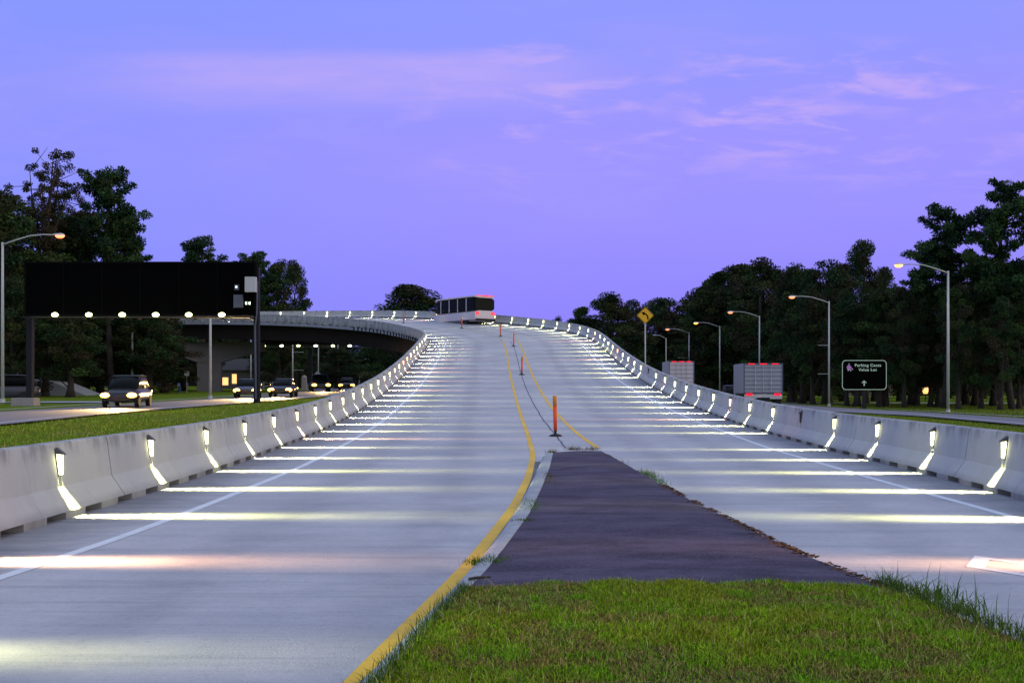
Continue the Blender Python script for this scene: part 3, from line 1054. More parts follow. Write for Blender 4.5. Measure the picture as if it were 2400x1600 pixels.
# ---------------------------------------------------------------- delineator posts
def delineator():
    e = empty('delineator_post')
    MB().lathe([(0.175, 0), (0.175, 0.018), (0.12, 0.045), (0.06, 0.06)], 20).build('base', M['rubber'], e, smooth=False)
    MB().lathe([(0.045, 0.06), (0.030, 0.085), (0.030, 0.12), (0.045, 0.135), (0.035, 0.15)], 12).build('spring_joint', M['rubber'], e)
    MB().lathe([(0.047, 0.15), (0.052, 0.80)], 16).build('post', M['orange'], e, smooth=True)
    MB().lathe([(0.054, 0.80), (0.054, 1.06), (0.050, 1.07)], 16).build('reflective_sleeve', M['amber'], e, smooth=True)
    return e
dl = ['nearest orange delineator post, standing just beyond the asphalt island', 'second orange delineator post beyond the island, between the yellow lines',
      'third orange delineator post, on the tar joint where the yellow lines bend', 'fourth orange delineator post, near the faded end of the yellow lines',
      'small orange delineator post right below the bus', 'farthest orange delineator post, left of the bus on the curve']
d0 = delineator()
for i, (pp, lab) in enumerate(zip([(1302, 1022), (1223, 878), (1204, 811.5), (1173, 788.5), (1082, 769), (946, 756.5)], dl)):
    p = pix(*pp)
    o_ = d0 if i == 0 else copy_tree(d0)
    o_.location = p + Vector((0, 0, 0.004))
    o_.rotation_euler = (R_(random.Random(i).uniform(-1, 1)), R_([-1.2, 0.8, 0.6, -0.8, 0.5, 0][i]), 0)
    tag(o_, lab, 'delineator post', 'orange delineator posts along the centre of the ramp')


# ---------------------------------------------------------------- text helper
def text_mesh(txt, size, parent, name, mat, loc, depth=0.012, spacing=1.0):
    cu = bpy.data.curves.new(name, 'FONT')
    cu.body = txt; cu.size = size; cu.align_x = 'CENTER'; cu.align_y = 'CENTER'
    cu.extrude = depth; cu.space_character = spacing; cu.offset = size * 0.025
    tmp = bpy.data.objects.new(name + '_tmp', cu)
    C.objects.link(tmp)
    bpy.context.view_layer.update()
    me_ = bpy.data.meshes.new_from_object(tmp.evaluated_get(bpy.context.evaluated_depsgraph_get()))
    bpy.data.objects.remove(tmp)
    me_.materials.clear(); me_.materials.append(mat)
    me_.transform(Matrix.Rotation(R_(90), 4, 'X'))
    o_ = bpy.data.objects.new(name, me_)
    C.objects.link(o_); o_.parent = parent; o_.location = loc
    return o_


def rrect(w_, h_, r, n=6):
    out = []
    for cx_, cz_, a0 in ((w_/2 - r, h_/2 - r, 0), (-w_/2 + r, h_/2 - r, 90), (-w_/2 + r, -h_/2 + r, 180), (w_/2 - r, -h_/2 + r, 270)):
        for k in range(n + 1):
            an = R_(a0 + 90 * k / n)
            out.append((cx_ + r * math.cos(an), cz_ + r * math.sin(an)))
    return out


# black parking sign on the right
def parking_sign():
    Y = 91.0; k = Y / F
    x = (2025.5 - CX) * k; zc = EYE + (HY - 878.5) * k
    g = float(gz(x, Y))
    e = empty('parking_sign', (x, Y, g)); zc -= g
    W_, H_ = 105 * k, 70 * k
    mb_ = MB()
    pr = rrect(W_, H_, 0.32)
    mb_.loft([[(a, y_, zc + b) for a, b in pr] for y_ in (-0.03, 0.03)])
    mb_.build('panel', M['black'], e)
    mb_ = MB()
    p1, p2 = rrect(W_ - 0.02, H_ - 0.02, 0.31), rrect(W_ - 0.13, H_ - 0.13, 0.27)
    n = len(p1)
    for y_ in (-0.036,):
        vs_ = [(a, y_, zc + b) for a, b in p1] + [(a, y_, zc + b) for a, b in p2]
        mb_.add(vs_, [(i, (i + 1) % n, n + (i + 1) % n, n + i) for i in range(n)])
    mb_.build('border', M['signgreen'], e)
    text_mesh('Parking Cents', 0.335, e, 'lettering', M['signgreen'], (0.30, -0.042, zc + 0.82), spacing=1.18)
    text_mesh('Value Lot', 0.335, e, 'lettering', M['signgreen'], (0.28, -0.042, zc + 0.44), spacing=1.18)
    # emblem: ragged round purple badge
    mb_ = MB(); r_ = random.Random(4)
    star = []
    for i in range(22):
        an = 2 * math.pi * i / 22
        rr_ = 0.25 * (1.0 if i % 2 else 0.74) * r_.uniform(0.9, 1.1)
        star.append((-1.30 + rr_ * math.cos(an), zc + 0.62 + rr_ * math.sin(an)))
    mb_.loft([[(a, y_, b) for a, b in star] for y_ in (-0.046, -0.034)])
    mb_.build('emblem', M['purple'], e)
    mb_ = MB()
    for (a, b) in ((-1.02, .50), (-1.16, .38), (-1.38, .40), (-1.30, .92)):
        mb_.box((a, -0.044, zc + b), (0.07, 0.012, 0.10))
    mb_.build('emblem_speck', M['signgreen'], e)
    mb_ = MB()   # up arrow
    pr = [(-0.05, -.26), (0.05, -.26), (0.05, .06), (0.19, -.05), (0.19, .04), (0.0, .20), (-0.19, .04), (-0.19, -.05), (-0.05, .06)]
    mb_.loft([[(-0.02 + a, y_, zc - 0.66 + b) for a, b in pr] for y_ in (-0.046, -0.034)])
    mb_.build('arrow', M['signgreen'], e)
    mb_ = MB()
    mb_.box((0.05, 0.14, (zc + 0.9) / 2 - 0.2), (0.30, 0.20, zc + 0.9 + 0.4))
    mb_.build('post', M['darksteel'], e)
    tag(e, 'wide black direction sign reading Parking Cents Value Lot with up arrow', 'sign')
parking_sign()


# yellow curve sign
def curve_sign():
    Y = 70.0; k = Y / F
    x = (1512.5 - CX) * k; zc = EYE + (HY - 739) * k
    g = float(gz(x, Y))
    e = empty('curve_sign', (x, Y, g)); zc -= g
    r = 19.3 * k
    def dia(r, rc=0.05):
        out = []
        for i in range(4):
            an = R_(90 * i)
            c = Vector((math.cos(an), math.sin(an))) * (r - rc)
            for q in (-1, 0, 1):
                out.append((c.x + rc * math.cos(an + q * 0.7), c.y + rc * math.sin(an + q * 0.7)))
        return out
    mb_ = MB(); mb_.loft([[(a, y_, zc + b) for a, b in dia(r)] for y_ in (-0.012, 0.0)])
    mb_.build('panel', M['signyellow'], e)
    mb_ = MB(); p1, p2 = dia(r - 0.025), dia(r - 0.05); n = len(p1)
    mb_.add([(a, -0.017, zc + b) for a, b in p1] + [(a, -0.017, zc + b) for a, b in p2], [(i, (i + 1) % n, n + (i + 1) % n, n + i) for i in range(n)])
    mb_.build('border', M['black'], e)
    # curved arrow to the left
    cen = [(0.17, -0.27), (0.165, -0.12), (0.12, 0.0), (0.03, 0.08), (-0.06, 0.12)]
    mb_ = MB(); vs_, fs_ = [], []
    wd = 0.045
    for i, (a, b) in enumerate(cen):
        a0, b0 = cen[max(i - 1, 0)]; a1, b1 = cen[min(i + 1, len(cen) - 1)]
        L_ = math.hypot(a1 - a0, b1 - b0); n_ = (-(b1 - b0) / L_, (a1 - a0) / L_)
        vs_ += [(a + n_[0] * wd, -0.018, zc + b + n_[1] * wd), (a - n_[0] * wd, -0.018, zc + b - n_[1] * wd)]
    fs_ = [(2 * i, 2 * i + 1, 2 * i + 3, 2 * i + 2) for i in range(len(cen) - 1)]
    mb_.add(vs_, fs_)
    mb_.add([(-0.02, -0.0185, zc + 0.23), (-0.27, -0.0185, zc + 0.20), (-0.09, -0.0185, zc - 0.01)], [(0, 1, 2)])
    mb_.build('arrow', M['black'], e, fix=False)
    mb_ = MB(); mb_.tube([(0, 0.04, -0.3), (0, 0.04, zc + 0.3)], 0.045, 10)
    mb_.build('post', M['galv'], e)
    tag(e, 'yellow diamond warning sign with black left curve arrow on grey post', 'sign')
curve_sign()


# ---------------------------------------------------------------- street lamps
def street_lamp(px, ytop, Y, side, arm_px, lens, label, group, bars=(), z_top=None, power=0.0, light_col=(1, .5, .2), rpole=0.11):
    k = Y / F
    x = (px - CX) * k
    g = float(gz(x, Y))
    H_ = (EYE + (HY - ytop) * k) - g if z_top is None else z_top
    e = empty('street_lamp', (x, Y, g))
    MB().tube([(0, 0, -0.2), (0, 0, H_ * 0.5), (0, 0, H_)], [rpole, rpole * 0.85, rpole * 0.65], 12).build('pole', M['galv'], e, smooth=True)
    MB().lathe([(0.24, 0), (0.24, 0.04), (0.17, 0.06), (0.15, 0.30)], 12).build('base', M['galv'], e)
    L_ = arm_px * k
    sgn = 1 if side == 'R' else -1
    arm = [(0, 0, H_ - 0.15), (sgn * L_ * .25, 0, H_ + 0.16), (sgn * L_ * .5, 0, H_ + 0.42), (sgn * L_ * .75, 0, H_ + 0.50), (sgn * L_ * 0.9, 0, H_ + 0.48)]
    MB().tube(arm, [0.055, 0.05, 0.045, 0.04, 0.04], 8).build('arm', M['galv'], e, smooth=True)
    hx = sgn * L_
    rings_ = []
    for q, rw, rt in ((-0.42, .05, .05), (-0.32, .09, .07), (-0.05, .17, .11), (0.22, .19, .12), (0.38, .12, .07), (0.42, .03, .02)):
        rings_.append([(hx + sgn * q, rw * math.cos(a), H_ + 0.47 + (rt if math.sin(a) > 0 else 0.03) * math.sin(a)) for a in [2 * math.pi * j / 12 for j in range(12)]])
    MB().loft(rings_).build('lamp_head', M['lamphead'], e, smooth=True)
    rings_ = []
    for z_, rr_ in ((0.0, 1.0), (-0.05, 0.88), (-0.10, 0.5)):
        rings_.append([(hx + sgn * 0.12 + 0.32 * rr_ * math.cos(a), 0.20 * rr_ * math.sin(a), H_ + 0.44 + z_ * 1.7) for a in [2 * math.pi * j / 14 for j in range(14)]])
    MB().loft(rings_).build('lens', lens, e, smooth=True)
    for zb in bars:
        zz = EYE + (HY - zb) * k - g
        MB().tube([(0, 0, zz), (-sgn * 0.0 - 26 * k if sgn < 0 else 26 * k, 0, zz)], 0.028, 6).build('banner_arm', M['galv'], e)
    if power:
        ld = bpy.data.lights.new('street_light', 'SPOT'); ld.energy = power; ld.color = light_col; ld.spot_size = R_(150); ld.spot_blend = 0.6; ld.shadow_soft_size = 0.15
        lo = bpy.data.objects.new('street_light', ld); C.objects.link(lo); lo.parent = e; lo.location = (hx + sgn * 0.12, 0, H_ + 0.30)
    tag(e, label, 'street lamp', group)
    return e
GR = 'street lamps along the street on the right'
GL = 'street lamps along the street on the left'
street_lamp(2222, 635, 78, 'L', 112, M['sodium'], 'tallest street lamp on the right, orange lit, nearest to the camera', GR, power=500)
street_lamp(1943, 706, 106.5, 'L', 84, M['sodium_dim'], 'second street lamp from the right, with two short banner arms, left of the parking sign', GR, bars=(809, 876), power=120)
street_lamp(1780, 740, 129, 'L', 66, M['sodium_dim'], 'street lamp rising behind the grey box truck', GR, power=80)
street_lamp(1687, 764, 152, 'L', 54, M['sodium'], 'bright orange street lamp between the two trucks', GR, power=300)
street_lamp(1615, 778, 169, 'L', 49, M['sodium_dim'], 'street lamp with two banner arms behind the far van', GR, bars=(838, 878), power=80)
street_lamp(1561, 792, 191, 'L', 26, M['lens_off'], 'farthest thin unlit street lamp on the right, next to the yellow sign', GR)
street_lamp(6, 568, 68.7, 'R', 130, M['sodium_dim'], 'street lamp at the left edge of the photo, dim orange, arm reaching right', GL, power=60)
street_lamp(310, 560, 100, 'R', 70, M['lens_off'], 'street lamp pole below the middle of the billboard, behind the lit car', GL, z_top=8.2)
street_lamp(493, 560, 78, 'R', 60, M['lens_off'], 'street lamp pole in front of the bridge pier, left of the billboard post', GL, z_top=8.0)
street_lamp(588, 845, 150, 'R', 40, M['lens_off'], 'thin street lamp pole just left of the billboard post, under the bridge', GL, z_top=7.5)
street_lamp(686, 845, 148, 'R', 40, M['lens_off'], 'street lamp pole with two banner arms under the bridge', GL, bars=(825, 867), z_top=7.6)
street_lamp(746, 845, 160, 'R', 40, M['lens_off'], 'street lamp pole under the bridge in front of the grey diamond sign', GL, z_top=7.6)
street_lamp(792, 845, 172, 'R', 40, M['lens_off'], 'street lamp pole under the bridge right of the oncoming van', GL, z_top=7.6)
street_lamp(842, 860, 200, 'R', 30, M['lens_off'], 'farthest street lamp pole under the bridge, low beside the barrier', GL, bars=(878,), z_top=5.0)


# ---------------------------------------------------------------- billboards
def billboard(x0, x1, y0, y1, Y, ly, lamp_x, label, cabinets=False, posts=(), power=12):
    k = Y / F
    X0, X1 = (x0 - CX) * k, (x1 - CX) * k
    Z0, Z1 = EYE + (HY - y1) * k, EYE + (HY - y0) * k
    xc = (X0 + X1) / 2
    g = float(gz(xc, Y))
    e = empty('billboard', (xc, Y, g))
    zc = (Z0 + Z1) / 2 - g; W_, H_ = X1 - X0, Z1 - Z0
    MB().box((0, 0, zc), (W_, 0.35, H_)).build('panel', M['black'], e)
    mb_ = MB()
    for z_ in (zc - H_/2 + 0.06, zc + H_/2 - 0.06): mb_.box((0, -0.20, z_), (W_, 0.045, 0.12))
    for x_ in (-W_/2 + 0.06, W_/2 - 0.06): mb_.box((x_, -0.20, zc), (0.12, 0.045, H_ - 0.24))
    n = 6
    for i in range(1, n): mb_.box((-W_/2 + W_ * i / n, -0.197, zc), (0.06, 0.04, H_ - 0.24))
    mb_.build('frame', M['seam'], e)
    # catwalk with rail below
    zw = EYE + (HY - ly) * k - g
    mb_ = MB(); mb_.box((0, -0.75, zw - 0.12), (W_ * 0.99, 0.7, 0.07))
    for i in range(9):
        mb_.box((-W_/2 * .97 + W_ * .97 * i / 8, -0.40, zw - 0.20), (0.07, 0.75, 0.09))
    mb_.build('catwalk', M['darksteel'], e)
    for lx in lamp_x:
        X = (lx - CX) * k - xc
        lm = MB(); lm.tube([(X, -0.45, zw - 0.1), (X, -1.0, zw - 0.16), (X, -1.15, zw + 0.0)], 0.03, 6)
        arm = lm.build('lamp_arm', M['darksteel'], e)
        rr_ = []
        for y_, r_ in ((0.0, 0.10), (-0.08, 0.19), (-0.13, 0.17), (-0.15, 0.05)):
            rr_.append([(X + r_ * 1.15 * math.cos(a), -1.15 + y_, zw + 0.02 + r_ * 0.72 * math.sin(a)) for a in [2 * math.pi * j / 14 for j in range(14)]])
        MB().loft(rr_).build('flood_lens', M['flood'], arm, smooth=True)
    if power:
        ld = bpy.data.lights.new('flood_light', 'AREA'); ld.shape = 'RECTANGLE'; ld.size = W_ * 0.9; ld.size_y = 0.3; ld.energy = power; ld.color = (1, 1, .6)
        lo = bpy.data.objects.new('flood_light', ld); C.objects.link(lo); lo.parent = e; lo.location = (0, -1.35, zw - 0.05); lo.rotation_euler = (R_(25), 0, 0)
    for (p0, p1, pz) in posts:
        X = ((p0 + p1) / 2 - CX) * k - xc
        MB().box((X, 0.45, (zc + H_ / 2 - 0.3) / 2 - 0.2), ((p1 - p0) * k, 0.42, zc + H_ / 2 + 0.1)).build('post', M['darksteel'], e)
    if cabinets:
        def cab(a, b, c, d, mat, nm, dep=0.35):
            MB().box((((a + c) / 2 - CX) * k - xc, -0.20 - dep / 2, EYE + (HY - (b + d) / 2) * k - g), ((c - a) * k, dep, (d - b) * k)).build(nm, mat, e)
        cab(580, 651, 604, 686, M['boxgrey'], 'cabinet', 0.5)
        cab(552, 692, 572, 722, M['boxdark'], 'cabinet', 0.3)
        cab(553, 668, 563, 681, M['boxdark'], 'cabinet', 0.2)
        cab(556, 672, 559.5, 675.5, M['smalllamp'], 'indicator_lamp', 0.24)
        for xx in (579, 587):
            cab(xx - 1.7, 708, xx + 1.7, 714, M['smalllamp'], 'indicator_lamp', 0.06)
        MB().tube([((604 - CX) * k - xc, -0.1, zc + 0.5), ((603 - CX) * k - xc, -0.16, zc - 1.6), ((598.5 - CX) * k - xc, -0.1, zc - 2.4), ((598.5 - CX) * k - xc, 0.15, 0.3)], 0.06, 8).build('conduit', M['boxdark'], e)
    tag(e, label, 'billboard')
    return e
billboard(61, 602, 614, 741, 68, 741, (148, 226, 303, 380, 456, 532), 'large black billboard seen on its dark side, six floodlights below, grey cabinet at right', True, ((57, 70, 0), (592, 604, 0)), power=25)
billboard(612, 845, 752, 808, 135, 811.5, (624, 665, 704, 744, 784, 823), 'smaller far billboard behind the bridge, row of greenish floodlights along its bottom', False, ((722, 730, 0),), power=12)
# concrete footing of the near left billboard post
p = G(60, 943, 0.35)
b_ = MB(); b_.box((0, 0, 0.22), (1.35, 0.9, 0.5), taper=0.97)
bo = b_.build('concrete_footing', M['stone']); bo.location = ((60 - CX) * 64 / F, 64.0, float(gz(-29, 64)))
tag(bo, 'low pale concrete block at the foot of the left billboard post', 'footing')


# ---------------------------------------------------------------- vehicles
def superell(w_, z0, z1, y, n=16, e_=4.0, xc=0.0):
    out = []
    zc, hh = (z0 + z1) / 2, (z1 - z0) / 2
    for j in range(n):
        a = 2 * math.pi * (j + 0.5) / n
        c, s_ = math.cos(a), math.sin(a)
        r_ = (abs(c) ** e_ + abs(s_) ** e_) ** (-1 / e_)
        out.append((xc + w_ / 2 * c * r_, y, zc + hh * s_ * r_))
    return out


def wheel(parent, x, y, r, w_=0.24):
    t_ = MB(); t_.lathe([(r * 0.62, -w_/2), (r * 0.93, -w_/2), (r, -w_/2 * .7), (r, w_/2 * .7), (r * 0.93, w_/2), (r * 0.62, w_/2)], 20)
    o_ = t_.build('wheel', M['rubber'], parent, smooth=False)
    o_.rotation_euler = (0, R_(90), 0); o_.location = (x, y, r)
    MB().lathe([(0.02, -w_/2 * .5), (r * 0.61, -w_/2 * .8), (r * 0.61, w_/2 * .8), (0.02, w_/2 * .5)], 14).build('rim', M['rim'], o_)
    return o_


def car(kind, loc, rz, mat, label, lights='head', group=None, power=40, name='car'):
    """faces -Y in its own frame (front at -Y)"""
    suv = kind == 'suv'
    e = empty(name, loc, rz)
    L_, W_ = (4.8, 1.9) if suv else (4.6, 1.82)
    hb, ht = (1.08, 1.78) if suv else (0.92, 1.44)
    zf = 0.30
    st_ = [(-L_/2, W_*.84, zf + .12, hb * .72), (-L_/2 + .12, W_*.95, zf, hb * .80), (-L_/2 + 1.1, W_, zf - .04, hb * .97), (-0.6, W_, zf - .04, hb), (1.2, W_, zf - .04, hb),
           (L_/2 - .6, W_ * .99, zf - .02, hb * (1.0 if suv else .98)), (L_/2 - .1, W_ * .95, zf + .05, hb * .95), (L_/2, W_ * .86, zf + .15, hb * .86)]
    MB().loft([superell(a, z0, z1, y) for y, a, z0, z1 in st_]).build('body', mat, e, smooth=True)
    # greenhouse
    if suv: gs = [(-1.25, W_ * .80, hb - .10, hb + .02), (-0.55, W_ * .82, hb - .10, ht - .05), (0.2, W_ * .84, hb - .1, ht), (1.6, W_ * .82, hb - .1, ht - .02), (2.2, W_ * .78, hb - .1, hb + .2)]
    else: gs = [(-1.15, W_ * .78, hb - .10, hb + .02), (-0.35, W_ * .78, hb - .10, ht - .05), (0.3, W_ * .76, hb - .1, ht), (1.0, W_ * .76, hb - .1, ht - .05), (1.9, W_ * .74, hb - .1, hb + .03)]
    MB().loft([superell(a, z0, z1, y, e_=3.2) for y, a, z0, z1 in gs]).build('window', M['glass'], e, smooth=True)
    rs = [(y, a * .93, z1 - .06, z1 + .025) for y, a, z0, z1 in gs[1:4]]
    MB().loft([superell(a, z0, z1, y) for y, a, z0, z1 in rs]).build('roof', mat, e, smooth=True)
    for x in (-W_/2 + .1, W_/2 - .1):
        for y in (-L_/2 + .85, L_/2 - .9): wheel(e, x, y, 0.34)
    for s_ in (-1, 1):
        MB().box((s_ * (W_/2 + .07), -0.75, hb + .05), (.16, .10, .12)).build('mirror', mat, e)
        r_ = []
        for y, q in ((-L_/2 + .18, 1.0), (-L_/2 + .02, 1.0), (-L_/2 - .03, .7)):
            r_.append([(s_ * W_ * .36 + 27e-2 * q * math.cos(a), y, hb * .62 + .15 * q * math.sin(a)) for a in [2 * math.pi * j / 12 for j in range(12)]])
        MB().loft(r_).build('headlight', M['head'] if lights == 'head' else M['lamphead'], e, smooth=True)
        MB().box((s_ * W_ * .40, L_/2 - .02, hb * .78), (.26, .10, .16)).build('tail_light', M['tail'] if lights == 'tail' else M['carred'], e)
    MB().box((0, -L_/2 - .01, zf + .16), (W_ * .8, .10, .16)).build('bumper', M['darksteel'], e)
    MB().box((0, L_/2 + .01, zf + .18), (W_ * .8, .10, .16)).build('bumper', M['darksteel'], e)
    MB().box((0, L_/2 + .0, hb * .66), (.5, .09, .14)).build('number_plate', M['signwhite'], e)
    if lights == 'head':
        ld = bpy.data.lights.new('headlight_beam', 'SPOT'); ld.energy = power; ld.color = (1, .62, .22); ld.spot_size = R_(110); ld.spot_blend = 1.0; ld.shadow_soft_size = .3
        lo = bpy.data.objects.new('headlight_beam', ld); C.objects.link(lo); lo.parent = e; lo.location = (0, -L_/2 - .25, hb * .7); lo.rotation_euler = (R_(72), 0, R_(180))
    tag(e, label, 'car', group)
    return e
def on_g(x, y, d=0.05): return (x, y, float(gz(x, y)) + d)
gl = 'oncoming cars with headlights on the left street'
car('suv', on_g(-21.8, 60.5), R_(8), M['cardark'], 'dark oncoming car with headlights lit, below the middle of the billboard', group=gl, power=7000)
car('sedan', on_g(-20.3, 82), R_(10), M['carsilver'], 'oncoming silver car with bright headlights, left of the billboard post', group=gl, power=7000)
car('sedan', on_g(-18.1, 84.5), R_(5), M['cardark'], 'oncoming dark car with bright headlights, just right of the billboard post', group=gl, power=7000)
car('suv', on_g(-20.1, 111.5), R_(14), M['cardark'], 'tall dark oncoming vehicle with headlights lit under the bridge', group=gl, power=5000)
car('sedan', on_g(-19.2, 124), R_(8), M['cardark'], 'farthest oncoming car, headlights just above the left barrier', group=gl, power=3000)
car('suv', on_g(-34.3, 71.5), R_(-70), M['carsilver'], 'car turning in from the driveway at the left edge, light on', group=gl, power=100)
gt = 'vehicles driving away on the right street'
car('suv', on_g(18.9, 91), R_(-4), M['cardark'], 'dark car with red tail lights partly hidden between the trucks', 'tail', gt)
car('sedan', on_g(19.6, 108), R_(-4), M['carred'], 'dark red car farther up the right street, left of the grey truck', 'tail', gt)
car('sedan', on_g(17.4, 119), R_(-4), M['carblue'], 'blue car almost hidden behind the right barrier, below the yellow sign', 'tail', gt)


def box_truck(loc, rz, W_, top, mat, label, group, floor=1.0, length=6.0):
    """rear faces -Y in its own frame"""
    e = empty('box_truck', loc, rz)
    b_ = MB(); b_.box((0, length/2, (floor + top) / 2), (W_, length, top - floor))
    b_.build('cargo_box', mat, e)
    mb_ = MB()
    for x in (-W_/2 + .03, W_/2 - .03): mb_.box((x, -0.02, (floor + top) / 2), (.07, .05, top - floor))
    for z in (floor + .04, top - .04): mb_.box((0, -0.023, z), (W_, .05, .09))
    for k_ in range(1, 7):
        mb_.box((0, -0.012, floor + (top - floor) * k_ / 7), (W_ - .16, .03, .025))
    mb_.build('door_frame', M['boxdark'], e)
    mb_ = MB()
    for x in (-W_ * .20, W_ * .20):
        mb_.tube([(x, -.07, floor + .12), (x, -.07, top - .12)], .022, 6)
        mb_.box((x, -.08, floor + .75), (.10, .05, .22))
    mb_.box((0, -.06, (floor + top) / 2), (.03, .03, top - floor - .2))
    mb_.build('lock_bar', M['galv'], e)
    mb_ = MB()
    for x in (-W_/2 + .32, W_/2 - .32): mb_.box((x, .55, .55), (.55, .02, .62))
    mb_.build('mud_flap', M['rubber'], e)
    MB().box((-W_ * .12, -.05, floor - .28), (.34, .03, .17)).build('number_plate', M['signwhite'], e)
    MB().loft([superell(W_ * .86, .55, 2.2, length + .15), superell(W_ * .86, .5, 2.35, length + .8), superell(W_ * .84, .5, 2.0, length + 1.5), superell(W_ * .80, .5, 1.25, length + 2.3)]).build('cab', mat, e, smooth=True)
    MB().box((0, length / 2 + .7, .72), (.9, length + 1.6, .28)).build('chassis', M['darksteel'], e)
    MB().box((0, .05, floor - .22), (W_ * .96, .16, .34)).build('bumper', M['boxgrey'], e)
    for x in (-W_/2 + .28, W_/2 - .28):
        wheel(e, x, 1.2, .46, .44); wheel(e, x, length + 1.1, .44, .28)
    for s_ in (-1, 1):
        MB().box((s_ * W_ * .36, -.05, floor - .06), (.42, .08, .12)).build('tail_light', M['tail'], e)
        MB().box((s_ * W_ * .30, -.05, top - .05), (.45, .06, .05)).build('marker_light', M['tail'], e)
    MB().box((0, -.05, top - .05), (.5, .06, .05)).build('marker_light', M['tail'], e)
    tag(e, label, 'truck', group)
    return e
box_truck(on_g(17.9, 76.0), R_(-5), 2.75, 3.30, M['truckbox'], 'grey box truck with red tail lights in front of the dark trees', gt, floor=1.15)
box_truck(on_g(15.9, 100), R_(-2), 2.35, 4.05, M['buswhite'], 'pale box truck farther away, half hidden behind the right barrier', gt, floor=1.3)


def bus():
    p = pix(1137, 761.0)
    p2 = pix(1105, 756)
    e = empty('shuttle_bus', p + Vector((0, 0, 0.0)), R_(36))
    # own frame: rear at y = 0 facing -Y, front +Y
    W_, Lb, top = 2.5, 8.0, 2.95
    MB().loft([superell(W_ * .96, .42, 1.42, 0.0, e_=6), superell(W_, .36, 1.45, .15, e_=8), superell(W_, .36, 1.45, Lb - .5, e_=8), superell(W_ * .9, .45, 1.40, Lb, e_=5)]).build('body', M['buswhite'], e)
    MB().loft([superell(W_ * .93, 1.38, top - .2, 0.05, e_=7), superell(W_ * .97, 1.38, top - .12, .25, e_=8), superell(W_ * .97, 1.38, top - .12, Lb - .9, e_=8), superell(W_ * .86, 1.38, top - .3, Lb - .1, e_=5)]).build('window', M['glass'], e)
    MB().loft([superell(W_ * .93, top - .24, top, 0.03, e_=5), superell(W_ * .98, top - .2, top + .03, .3, e_=5), superell(W_ * .98, top - .2, top + .03, Lb - 1.0, e_=5), superell(W_ * .88, top - .3, top - .08, Lb - .2, e_=4)]).build('roof', M['buswhite'], e)
    mb_ = MB()
    for y in (1.6, 3.2, 4.8, 6.4):
        for s_ in (-1, 1): mb_.box((s_ * W_ * .487, y, 2.05), (.05, .10, 1.3))
    mb_.build('window_pillar', M['buswhite'], e)
    for s_ in (-1, 1):
        for z in (1.22, 1.08): MB().box((s_ * W_ * .37, -.03, z), (.42, .07, .07)).build('tail_light', M['tail'], e)
        MB().box((s_ * W_ * .32, -.0, top - .02), (.28, .08, .06)).build('marker_light', M['tail'], e)
    MB().box((0, -.0, top - .02), (.9, .08, .06)).build('marker_light', M['tail'], e)
    MB().box((0, -.06, .50), (W_ * .92, .14, .22)).build('bumper', M['darksteel'], e)
    for x in (-W_/2 + .2, W_/2 - .2):
        wheel(e, x, 1.9, .42, .3); wheel(e, x, Lb - 1.3, .42, .28)
    tag(e, 'white shuttle bus with dark windows and red rear lights, turning left on the crest', 'bus')
bus()


# ---------------------------------------------------------------- small things on the left
def at(px, py, Y):
    return Vector(((px - CX) * Y / F, Y, EYE + (HY - py) * Y / F))
def small_sign(px, yc, w_, h_, Y, label, diamond=False, mat=None):
    c = at(px, yc, Y); g = float(gz(c.x, Y)); k = Y / F
    e = empty('road_sign', (c.x, Y, g))
    zc = c.z - g
    mb_ = MB()
    if diamond:
        r = w_ * k / 2
        mb_.loft([[(r, y_, zc), (0, y_, zc + r), (-r, y_, zc), (0, y_, zc - r)] for y_ in (-.015, .0)])
    else: mb_.box((0, 0, zc), (w_ * k, .02, h_ * k))
    mb_.build('panel', mat or M['signwhite'], e)
    MB().tube([(0, .04, -.2), (0, .04, zc + h_ * k * .3)], .035, 8).build('post', M['galv'], e)
    tag(e, label, 'sign')
small_sign(437.5, 874.5, 11, 11, 105, 'small white square sign on a thin post left of the bridge pier')
small_sign(744, 878, 18, 16, 165, 'grey diamond sign seen from behind under the bridge', True, M['boxgrey'])
# hydrant
c = at(421, 905, 108); g = float(gz(c.x, 108))
e = empty('fire_hydrant', (c.x, 108, g))
MB().lathe([(.16, 0), (.16, .05), (.11, .07), (.11, .50), (.14, .52), (.14, .56), (.10, .66), (.03, .72)], 12).build('body', M['blue'], e)
for s_ in (-1, 1): MB().tube([(s_ * .10, 0, .40), (s_ * .19, 0, .40)], .055, 8).build('nozzle', M['blue'], e)
tag(e, 'small blue fire hydrant on the lawn left of the bridge pier', 'hydrant')
# stone pillar
c = at(713, 908, 145); g = float(gz(c.x, 145))
mb = MB(); mb.box((0, 0, .85), (.62, .62, 1.7)); mb.box((0, 0, .08), (.8, .8, .3))
mb.lathe([(.34, 1.70), (.30, 1.82), (.18, 1.92), (.04, 1.96)], 14)
sp = mb.build('stone_pillar', M['stone']); sp.location = (c.x, 145, g); tag(sp, 'pale round-topped stone pillar beside the left street, under the bridge', 'pillar')
# white rail fence
e = empty('rail_fence', (at(628, 900, 158).x, 158, float(gz(-36, 158))))
for z in (.5, .95): MB().box((0, 0, z), (6.6, .05, .09)).build('rail', M['signwhite'], e)
for i in range(6): MB().box((-3.2 + i * 1.28, .05, .55), (.10, .08, 1.15)).build('post', M['signwhite'], e)
tag(e, 'low white rail fence beyond the left street', 'fence')
